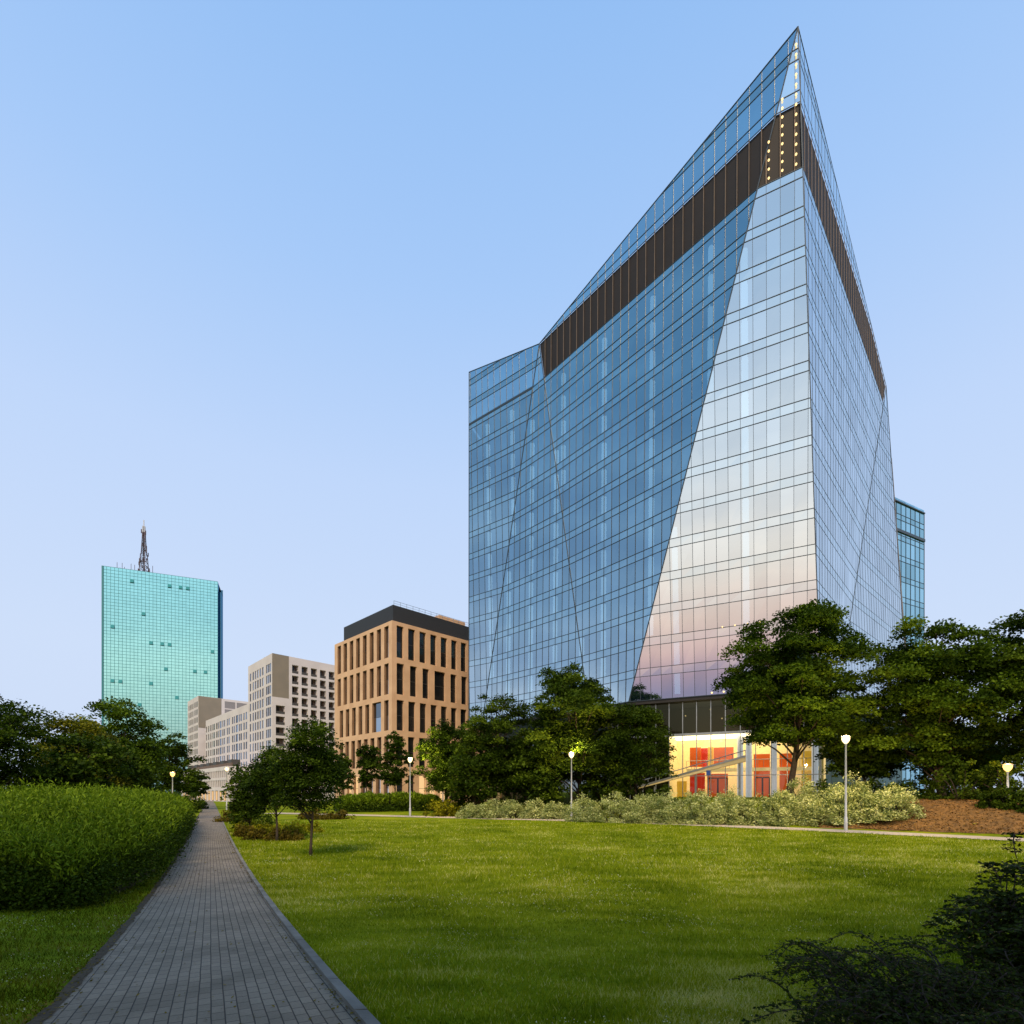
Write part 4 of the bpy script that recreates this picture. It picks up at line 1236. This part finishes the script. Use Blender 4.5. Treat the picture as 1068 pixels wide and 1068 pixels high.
b1 = c0 + ur * 40; b2 = b1 + ul * 25.5; b3 = c0 + ul * 25.5
for p, q in ((b1, b2), (b2, b3)):
    mb.face([(p[0], p[1], 0), (q[0], q[1], 0), (q[0], q[1], 38.4), (p[0], p[1], 38.4)])
mb.face([(*c0, 38.4), (*b1, 38.4), (*b2, 38.4), (*b3, 38.4)])
mb.obox(b3 + ur * 4.0, ul, 2.2, ur, 20, 0, 31.5)
mb.build('wall', [M['tan'], M['tan_shade']], tanb)
for P_, h in wins: window(P_, h, 0.6, tanb, split=1, rows=2, gm='lit_window' if h[2] < 1 and rr.random() < 0.5 else 'window_glass')
for h in hl_: window(P2, h, 0.55, tanb, split=1, rows=2, gm='lit_window' if h[2] < 1 and rr.random() < 0.4 else 'window_glass')
mb = MB()
o_ = c0 + ur * 0.7 + ul * 0.7
mb.obox(o_, ur, 38.6, ul, 21.5, 38.42, 42.0)
att = mb.build('attic', M['anthracite'], tanb)
mb = MB()
for k in range(24):
    p = o_ + ur * (0.4 + k * 1.6) + ul * 0.3
    mb.tube([(p[0], p[1], 42), (p[0], p[1], 43.0)], 0.04, 4)
q = o_ + ur * 38 + ul * .3; p = o_ + ul * 0.3 + ur * .4
mb.tube([(p[0], p[1], 43), (q[0], q[1], 43)], 0.04, 4); mb.tube([(p[0], p[1], 42.5), (q[0], q[1], 42.5)], 0.03, 4)
mb.build('roof_railing', M['steel'], tanb)
mb = MB(); mb.obox(c0 + ur * 16 + ul * 5, ur, 8, ul, 6, 42.02, 44.6); mb.build('roof_plant', M['tan'], tanb)

# ------------------------------------------------------------------ pale apartment blocks
apt = empty('apartment_tower', (-65.2, 141, 0), 'pale apartment tower with square recessed loggias and a taupe corner', 'apartment building')
k0 = np.array([-65.2, 141.0]); ur2 = np.array([0.672, 0.741]); ul2 = np.array([-0.682, 0.731]); nr2 = np.array([0.741, -0.672]); nl2 = np.array([-0.731, -0.682])
TOP = 40.4; CUT = 28.6
mb = MB()
fl = 3.0
# left face: windows in groups
hl1 = []
for k in range(11):
    z = 5.6 + fl * k
    if z + 2.2 > TOP - .8: break
    for a in (0.9, 2.3, 3.7, 7.0, 9.2, 11.3, 13.4, 15.5, 18.2):
        if z > CUT - 1 and a < 0: continue
        hl1.append((a, a + 1.2, z, z + 2.3))
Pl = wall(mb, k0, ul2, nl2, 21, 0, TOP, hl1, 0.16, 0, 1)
# right face: set back by 2.4 above the cut; loggias
SET = 4.6
hr1 = []
for k in range(7):
    z = 6.1 + fl * k
    hr1.append((1.0, 3.5, z, z + 2.3))
Pr = wall(mb, k0, ur2, nr2, SET, 0, CUT, hr1, 1.3)
hr2 = []
for k in range(11):
    z = 5.9 + fl * k
    for j in range(7):
        a = 0.9 + j * 2.75
        hr2.append((a, a + 1.85, z, z + 2.35))
Pr2 = wall(mb, k0 + ur2 * SET, ur2, nr2, 20.5, 0, TOP, hr2, 1.3)
e1 = k0 + ur2 * (SET + 20.5); e2 = e1 + ul2 * 21; e3 = k0 + ul2 * 21
for p, q in ((e1, e2), (e2, e3)):
    mb.face([(*p, 0), (*q, 0), (*q, TOP), (*p, TOP)])
s1 = k0 + ur2 * SET
inn = k0 + ur2 * SET + ul2 * 2.8; in0 = k0 + ul2 * 2.8
mb.face([(*k0, TOP), (*s1, TOP), (*e1, TOP), (*e2, TOP), (*e3, TOP)])
# band frames of the upper notch
mb.build('wall', [M['white'], M['white_shade']], apt)
mb = MB()
p = k0 + nr2 * -0.02
mb.face([(*k0, CUT), (*s1, CUT), (*s1, TOP - .05), (*k0, TOP - .05)])
cp = mb.build('corner_panel', M['taupe'], apt); cp['label'] = 'taupe windowless panel at the upper corner'
for h in hl1: window(Pl, h, 0.16, apt)
def loggia(P_, h, parent):
    a0, a1, b0, b1 = h
    mb = MB(); d = 1.25
    mb.face([P_(a0, b0, d), P_(a1, b0, d), P_(a1, b1, d), P_(a0, b1, d)], 0)
    m_ = (a0 + a1) / 2
    mb.face([P_(a0 + .15, b0, d - .03), P_(m_ + .2, b0, d - .03), P_(m_ + .2, b1 - .15, d - .03), P_(a0 + .15, b1 - .15, d - .03)], 1, random.random())
    mb.face([P_(a0, b0, .12), P_(a1, b0, .12), P_(a1, b0 + .75, .12), P_(a0, b0 + .75, .12)], 2)
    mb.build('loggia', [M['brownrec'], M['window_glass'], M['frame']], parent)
for h in hr1: loggia(Pr, h, apt)
for h in hr2: loggia(Pr2, h, apt)

# long lower wing
wingb = empty('apartment_wing', (-79.5, 156, 0), 'long lower pale apartment wing above a two storey shop podium', 'apartment building')
w0 = k0 + ul2 * 21.02 + nl2 * 0.0
mb = MB(); hw = []; darkc = []
WT = 29.2
for k in range(6):
    z = 9.7 + fl * k
    a = 1.2; j = 0
    for a in (1.0, 3.3, 6.2, 8.0, 13.6, 15.6, 19.5, 21.5, 25, 27, 33.0, 35, 38, 40, 43, 46, 49):
        hw.append((a, a + 1.35, z, z + 2.2))
    for a in (10.2, 29.5):
        darkc.append((a, a + 2.4, z - .1, z + 2.3))
Pw = wall(mb, w0, ul2, nl2, 51, 0, WT, hw + darkc, 0.16, 0, 1)
f1 = w0 + ul2 * 51; f2 = f1 - nl2 * 14; f3 = w0 - nl2 * 14
for p, q in ((f1, f2), (f2, f3)): mb.face([(*p, 0), (*q, 0), (*q, WT), (*p, WT)])
mb.face([(*w0, WT), (*f1, WT), (*f2, WT), (*f3, WT)])
mb.build('wall', [M['white'], M['white_shade']], wingb)
for h in hw[:]:
    pass
for i, h in enumerate(hw): 
    window(Pw, h, 0.16, wingb)
for h in darkc: window(Pw, h, 0.16, wingb, name='loggia', split=2)
# podium
pd0 = k0 + ul2 * 6 + nl2 * 9.5
mb = MB(); hp = []
for a in np.arange(0.8, 56, 1.9):
    for z in (4.0, 6.6): hp.append((float(a), float(a) + 1.3, z, z + 1.9))
hg = [(float(a), float(a) + 3.2, 0.1, 3.0) for a in np.arange(1.0, 54, 4.2)]
Pp = wall(mb, pd0, ul2, nl2, 58, 0, 9.6, hp + hg, 0.3)
p1 = pd0 + ul2 * 58; p2 = p1 - nl2 * 9; p3 = pd0 - nl2 * 9
for p, q in ((p1, p2), (p3, pd0)): mb.face([(*p, 0), (*q, 0), (*q, 9.6), (*p, 9.6)])
mb.face([(*pd0, 9.6), (*p1, 9.6), (*p2, 9.6), (*p3, 9.6)])
pod = mb.build('podium', M['white'], wingb)
for h in hp: window(Pp, h, 0.3, pod)
for h in hg: window(Pp, h, 0.3, pod, gm='lit_window', name='shop_window', split=2, fw=.3)
# planters/parapet boxes on the podium edge
mb = MB()
mb.obox(pd0 - nl2 * 1.2 + ul2 * 0.5, ul2, 56, nl2, -0.3, 9.62, 10.6)
mb.build('parapet', M['brownrec'], pod)
for k in range(7):
    mb = MB(); mb.obox(pd0 - nl2 * 1.8 + ul2 * (3 + k * 8), ul2, 3.4, nl2, -2.2, 9.62, 11.6)
    mb.build('roof_box', M['frame'], pod)

# farther block
far = empty('apartment_block', (-117, 196, 0), 'farther pale apartment block with a taupe corner before the teal tower', 'apartment building')
k3 = np.array([-118.5, 196.0]); FT = 39.0
mb = MB(); hf = []
for k in range(10):
    z = 8 + fl * k
    if z > FT - 3: break
    for a in (1.2, 3.2, 5.2, 8.2, 10.2, 12.6, 15):
        hf.append((a, a + 1.2, z, z + 2.1))
Pf = wall(mb, k3, ul2, nl2, 18, 0, FT, hf, 0.16, 0, 1)
hf2 = []
for k in range(3):
    for a in np.arange(9.2, 44, 4.4):
        hf2.append((float(a), float(a) + 3.9, FT - 3.6 - 3.1 * k, FT - .9 - 3.1 * k))
Pf2 = wall(mb, k3, ur2, nr2, 48, 0, FT, hf2, 0.08)
g1 = k3 + ur2 * 48; g2 = g1 + ul2 * 18; g3 = k3 + ul2 * 18
for p, q in ((g1, g2), (g2, g3)): mb.face([(*p, 0), (*q, 0), (*q, FT), (*p, FT)])
mb.face([(*k3, FT), (*g1, FT), (*g2, FT), (*g3, FT)])
mb.build('wall', [M['white'], M['white_shade']], far)
for h in hf: window(Pf, h, 0.16, far)
for h in hf2:
    a0, a1, b0, b1 = h
    mb = MB(); mb.face([Pf2(a0, b0, .07), Pf2(a1, b0, .07), Pf2(a1, b1, .07), Pf2(a0, b1, .07)])
    mb.build('wall_panel', M['greypanel'], far)
mb = MB(); pp_ = k3 + nr2 * 0.05; qq_ = k3 + ur2 * 8 + nr2 * 0.05
mb.face([(*pp_, FT - 12), (*qq_, FT - 12), (*qq_, FT - .05), (*pp_, FT - .05)])
o = mb.build('corner_panel', M['taupe'], far); o['label'] = 'taupe windowless panel at the upper corner'
for k in range(4):
    p = k3 + ur2 * (34 + 2 * k) + ul2 * 3
    mb = MB(); mb.obox(p, ur2, 1.2, ul2, 1.2, FT + .02, FT + 1.3 + .5 * (k % 2)); mb.build('roof_unit', M['frame'], far)
# grey block peeping out between the apartment tower and the tan building
gb = empty('grey_block', (-46, 160, 0), 'grey edge of a block between the apartment tower and the tan building', 'building')
mb = MB(); mb.obox((-47.5, 160), ur2, 12, ul2, 10, 0, 42.2); w_ = mb.build('wall', M['greypanel'], gb)
mb = MB(); mb.obox((-47.3, 160.2), ur2, 11.6, ul2, 9.6, 42.22, 42.7); mb.build('roof', M['frame'], gb)

# ------------------------------------------------------------------ teal tower
tt = empty('teal_tower', (-167, 248, 0), 'teal mirror glass skyscraper with a lattice mast on its roof', 'skyscraper')
t0 = np.array([-188.6, 239.0]); t1 = np.array([-145.8, 257.0])
ut = t1 - t0; lt = np.hypot(*ut); ut = ut / lt; nt_ = np.array([ut[1], -ut[0]])
HT = 104.2 + H
NF, NC = 72, 31
mb = MB(); bars = MB()
for j in range(NF):
    for i in range(NC):
        p = t0 + ut * lt * i / NC; q = t0 + ut * lt * (i + 1) / NC
        z0 = HT * j / NF; z1 = HT * (j + 1) / NF
        mb.face([(*p, z0), (*q, z0), (*q, z1), (*p, z1)], 0, random.random())
gf = mb.build('glass_facade', M['teal'], tt)
ntv = Vector((nt_[0], nt_[1], 0))
for j in range(NF + 1):
    z = HT * j / NF
    bars.bar((*t0, z), (*t1, z), ntv, 0.15, 0.05)
for i in range(NC + 1):
    p = t0 + ut * lt * i / NC
    bars.bar((*p, 0), (*p, HT), ntv, 0.13, 0.04)
bars.bar((*t0, 0), (*t0, HT), ntv, 0.7, 0.3)
bars.build('mullion_grid', M['teal_bar'], gf)
mb = MB()
i1 = t1 - nt_ * 4.5; i2 = i1 + ut * 1.0; i3 = i2 - nt_ * 7; i4 = t0 - nt_ * 11.5
mb.face([(*t1, 0), (*i1, 0), (*i1, HT), (*t1, HT)])
mb.face([(*i1, 0), (*i2, 0), (*i2, HT - 3.5), (*i1, HT - 3.5)]); mb.face([(*i2, 0), (*i3, 0), (*i3, HT - 3.5), (*i2, HT - 3.5)])
mb.face([(*i3, 0), (*i4, 0), (*i4, HT), (*i3, HT)]); mb.face([(*i4, 0), (*t0, 0), (*t0, HT), (*i4, HT)])
mb.build('side_wall', M['teal_dark'], tt)
mb = MB(); mb.face([(*t0, HT), (*t1, HT), (*i1, HT), (*(t1 - nt_ * 11.5), HT), (*i4, HT)])
mb.build('roof', M['anthracite'], tt)
# opened vents
for fx, fy in ((0.225, 590 + 18), (0.55, 614), (0.63, 614.5), (0.71, 616), (0.31, 641), (0.06, 656), (0.39, 673), (0.47, 674), (0.55, 675), (0.945, 679.5), (0.05, 710), (0.12, 712), (0.4, 714), (0.5, 700), (0.78, 702), (0.87, 703), (0.3, 735), (0.6, 728)):
    p = t0 + ut * lt * fx
    z = H + (826 - fy) * (p[1]) / 541
    j = round(z / HT * NF); z = HT * j / NF
    i = round(fx * NC); p = t0 + ut * lt * i / NC
    q = p + ut * lt / NC
    mb = MB()
    mb.hexa([(*(p + nt_ * .1), z), (*(q + nt_ * .1), z), (*(q + nt_ * .7), z - .1), (*(p + nt_ * .7), z - .1)],
            [(*(p + nt_ * .1), z + 1.5), (*(q + nt_ * .1), z + 1.5), (*(q + nt_ * .16), z + 1.5), (*(p + nt_ * .16), z + 1.5)])
    mb.build('open_window', M['vent'], tt)
# mast
mc = t0 + ut * lt * 0.318 - nt_ * 5
mast = MB()
def lattice(mb, c, z0, z1, w0, w1, n):
    cs = [(-1, -1), (1, -1), (1, 1), (-1, 1)]
    for (a, b) in cs: mb.tube([(c[0] + a * w0, c[1] + b * w0, z0), (c[0] + a * w1, c[1] + b * w1, z1)], 0.22, 4)
    for k in range(n):
        f0, f1 = k / n, (k + 1) / n
        wa, wb = w0 + (w1 - w0) * f0, w0 + (w1 - w0) * f1; za, zb = z0 + (z1 - z0) * f0, z0 + (z1 - z0) * f1
        for i in range(4):
            a, b = cs[i], cs[(i + 1) % 4]
            mb.tube([(c[0] + a[0] * wa, c[1] + a[1] * wa, za), (c[0] + b[0] * wb, c[1] + b[1] * wb, zb)], 0.09, 3)
            mb.tube([(c[0] + a[0] * wb, c[1] + a[1] * wb, zb), (c[0] + b[0] * wb, c[1] + b[1] * wb, zb)], 0.09, 3)
lattice(mast, mc, HT, HT + 10, 1.45, 0.95, 5)
lattice(mast, mc, HT + 10, HT + 17.5, 0.8, 0.5, 6)
mo = mast.build('mast', M['mast'], tt)
mb = MB()
lattice(mb, mc, HT + 17.5, HT + 20.5, 0.5, 0.42, 3); mb.build('mast_section', M['mast_red'], mo)
mb = MB(); lattice(mb, mc, HT + 20.5, HT + 23.5, 0.42, 0.34, 3); mb.tube([(*mc, HT + 23.5), (*mc, HT + 26.5)], 0.22, 6); mb.build('mast_section', M['mast_white'], mo)
for k in range(26):
    mb = MB()
    z = HT + random.uniform(1, 20); a = random.random() * 6.28; r = 1.9 - 0.065 * (z - HT)
    x, y_ = mc[0] + math.cos(a) * (r + .4), mc[1] + math.sin(a) * (r + .4)
    mb.tube([(x, y_, z), (x, y_, z + random.uniform(.8, 2.0))], 0.22, 6)
    mb.tube([(mc[0], mc[1], z), (x, y_, z + .3)], 0.06, 3)
    mb.build('antenna', M['mast'], mo)
for k in range(9):
    mb = MB()
    p = mc + ut * random.uniform(-10, 6) + nt_ * random.uniform(0, 4)
    hh = random.uniform(1.2, 4.5)
    mb.tube([(*p, HT), (*p, HT + hh)], 0.12, 4)
    mb.build('roof_antenna', M['mast'], tt)
mb = MB()
mb.obox(mc - ut * 5, ut, 9, nt_, -4, HT + .01, HT + 1.6)
mb.build('roof_equipment', M['mast'], tt)

# ------------------------------------------------------------------ lamps
def lamp(label, x, y, h=6.2, orange=False, power=180.0, group='park lamps along the paths'):
    z = gz(x, y)
    t = empty('park_lamp', (x, y, z), label, 'lamp', group)
    mb = MB(); mb.lathe((x, y, z - .1), [(0.11, 0), (0.11, 1.0), (0.075, 1.05), (0.05, h - .55), (0.07, h - .5), (0.07, h - .42)], 12)
    mb.build('pole', M['pole'], t, smooth=True)
    mb = MB(); mb.lathe((x, y, z + h - .5), [(0.06, 0), (0.12, .05), (0.21, .18), (0.25, .32), (0.24, .42), (0.001, .44)], 16)
    hd = mb.build('lamp_head', M['lampglow_orange' if orange else 'lampglow'], t, smooth=True)
    mb = MB(); mb.lathe((x, y, z + h - .02), [(0.29, -.05), (0.29, -.02), (0.10, .05), (0.001, .06)], 16)
    mb.build('lamp_cap', M['pole'], t, smooth=True)
    li = bpy.data.lights.new('lamp_light', 'POINT'); li.energy = power; li.shadow_soft_size = 0.3
    li.color = (1.0, 0.50, 0.14) if orange else (1.0, 0.70, 0.32)
    lo = bpy.data.objects.new('lamp_light', li); COL.objects.link(lo); lo.parent = t; lo.location = (0, 0, h + 0.45)
    return t
lamp('tall lit park lamp before the big tree and right of the lobby', 22.2, 34.8 - 0.3, 6.3, power=2600)
lamp('lit park lamp before the trees left of the lobby', 5.56, 48.5, 6.3, power=1500)
lamp('lit park lamp before the right side of the tan building', -11.0, 56, 6.3, power=1800)
lamp('orange lamp rising over the left hedge', (180 - 534) * 60 / 541, 60, 4.9, True, 400)
lamp('pale lamp by the path before the apartment wing', (236.5 - 534) * 76 / 541, 76, 6.2, False, 150)
lamp('orange lamp glowing among the greenery above the mulch bank at the right edge', (1051 - 534) * 34.8 / 541, 34.8, 4.5 - gz((1051 - 534) * 34.8 / 541, 34.8), True, 260)
lamp('small orange lamp under the trees right of the tan building', (462 - 534) * 66 / 541, 66, 3.9, True, 120)

# ------------------------------------------------------------------ sky, sun, camera
def build_world():
    w = bpy.data.worlds.new('World'); S.world = w; w.use_nodes = True
    nt = w.node_tree; nt.nodes.clear()
    out = nt.nodes.new('ShaderNodeOutputWorld'); bg = nt.nodes.new('ShaderNodeBackground')
    L(nt, bg.outputs[0], out.inputs[0])
    tc = nt.nodes.new('ShaderNodeTexCoord')
    sx = nt.nodes.new('ShaderNodeSeparateXYZ'); L(nt, tc.outputs['Generated'], sx.inputs[0])
    x, y, z = sx.outputs
    el = math_n(nt, 'ARCSINE', z)
    fac = math_n(nt, 'MULTIPLY_ADD', el, 180 / math.pi / 100, 0.10)     # -10 deg -> 0, 90 deg -> 1
    E = lambda d: (d + 10) / 100
    front = ramp(nt, fac, [(0.0, (0.50, 0.60, 0.86)), (E(0), (0.62, 0.72, 0.92)), (E(13), (0.615, 0.735, 0.95)), (E(30), (0.525, 0.68, 0.96)), (E(44), (0.385, 0.59, 0.94)), (E(58), (0.285, 0.51, 0.895)), (1, (0.2, 0.42, 0.85))])
    left_ = ramp(nt, fac, [(0.0, (0.58, 0.66, 0.82)), (E(0), (0.60, 0.70, 0.88)), (E(10), (0.47, 0.62, 0.83)), (E(20), (0.27, 0.46, 0.70)), (E(38), (0.115, 0.30, 0.55)), (E(60), (0.095, 0.26, 0.51)), (1, (0.095, 0.26, 0.51))])
    back = ramp(nt, fac, [(0.0, (0.40, 0.36, 0.52)), (E(-2), (0.44, 0.38, 0.54)), (E(0), (0.66, 0.46, 0.54)), (E(2), (1.02, 0.69, 0.64)), (E(5), (1.26, 0.93, 0.78)), (E(9.5), (1.36, 1.20, 1.05)), (E(18), (1.12, 1.18, 1.24)), (E(30), (0.62, 0.83, 1.10)), (E(50), (0.36, 0.60, 0.95)), (1, (0.2, 0.42, 0.85))])
    h = math_n(nt, 'SQRT', math_n(nt, 'ADD', math_n(nt, 'MULTIPLY', x, x), math_n(nt, 'MULTIPLY_ADD', y, y, 1e-4)))
    hx = math_n(nt, 'DIVIDE', x, h); hy = math_n(nt, 'DIVIDE', y, h)
    def weight(dx, dy, lo, hi):
        dt = math_n(nt, 'ADD', math_n(nt, 'MULTIPLY', hx, dx), math_n(nt, 'MULTIPLY', hy, dy))
        m = nt.nodes.new('ShaderNodeMapRange'); m.interpolation_type = 'SMOOTHSTEP'
        m.inputs['From Min'].default_value = lo; m.inputs['From Max'].default_value = hi
        L(nt, dt, m.inputs['Value'])
        return m.outputs[0]
    wl = weight(-0.985, -0.174, 0.70, 0.93)
    wb = weight(-0.2, -0.98, 0.74, 0.88)
    mpp = nt.nodes.new('ShaderNodeMapping'); mpp.inputs['Scale'].default_value = (1.6, 1.6, 7.0)
    L(nt, tc.outputs['Generated'], mpp.inputs[0])
    cl_ = noise_n(nt, 2.2, 6, vec=mpp.outputs[0])
    streak = ramp(nt, cl_, [(0.35, (0.86, 0.88, 0.92)), (0.5, (1, 1, 1)), (0.72, (1.30, 1.22, 1.14))])
    left_ = mix_rgb(nt, 1.0, left_, streak, 'MULTIPLY')
    back = mix_rgb(nt, 0.45, back, streak, 'MULTIPLY')
    c = mix_rgb(nt, wl, front, left_)
    c = mix_rgb(nt, wb, c, back)
    sky = nt.nodes.new('ShaderNodeTexSky'); sky.sky_type = 'NISHITA'; sky.sun_disc = False
    sky.sun_elevation = R(46); sky.sun_rotation = R(SUN_ROT)
    n = nt.nodes.new('ShaderNodeVectorMath'); n.operation = 'MULTIPLY'
    L(nt, sky.outputs[0], n.inputs[0]); n.inputs[1].default_value = (0.002, 0.002, 0.002)
    a = nt.nodes.new('ShaderNodeVectorMath'); a.operation = 'ADD'
    L(nt, c, a.inputs[0]); L(nt, n.outputs[0], a.inputs[1])
    # faint thin cloud streaks low behind the viewer
    L(nt, a.outputs[0], bg.inputs[0])
    bg.inputs[1].default_value = 1.0
SUN_ROT = 182.0
build_world()

sd = bpy.data.lights.new('sun', 'SUN'); sd.energy = 3.3; sd.angle = R(22); sd.color = (1.0, 0.78, 0.52)
so = bpy.data.objects.new('sun', sd); COL.objects.link(so)
az, el_ = R(182), R(46)       # broad warm afterglow behind the camera
dirv = Vector((math.sin(az) * math.cos(el_), math.cos(az) * math.cos(el_), math.sin(el_)))
so.rotation_euler = dirv.to_track_quat('Z', 'Y').to_euler()

cam = bpy.data.cameras.new('camera'); co = bpy.data.objects.new('camera', cam); COL.objects.link(co)
co.location = (0, 0, H); co.rotation_euler = (R(90), 0, 0)
cam.sensor_width = 36; cam.lens = 36 * F; cam.shift_y = 292 / 1068
cam.clip_start = 0.05; cam.clip_end = 5000
S.camera = co
S.view_settings.view_transform = 'Standard'; S.view_settings.look = 'None'; S.view_settings.exposure = 0; S.view_settings.gamma = 1
S.render.engine = 'CYCLES'
S.cycles.max_bounces = 8; S.cycles.transparent_max_bounces = 12
S.cycles.diffuse_bounces = 3; S.cycles.glossy_bounces = 3
S.cycles.sample_clamp_indirect = 4
S.cycles.use_denoising = True
S.cycles.caustics_reflective = False; S.cycles.caustics_refractive = False
S.render.resolution_x = 1024; S.render.resolution_y = 1024
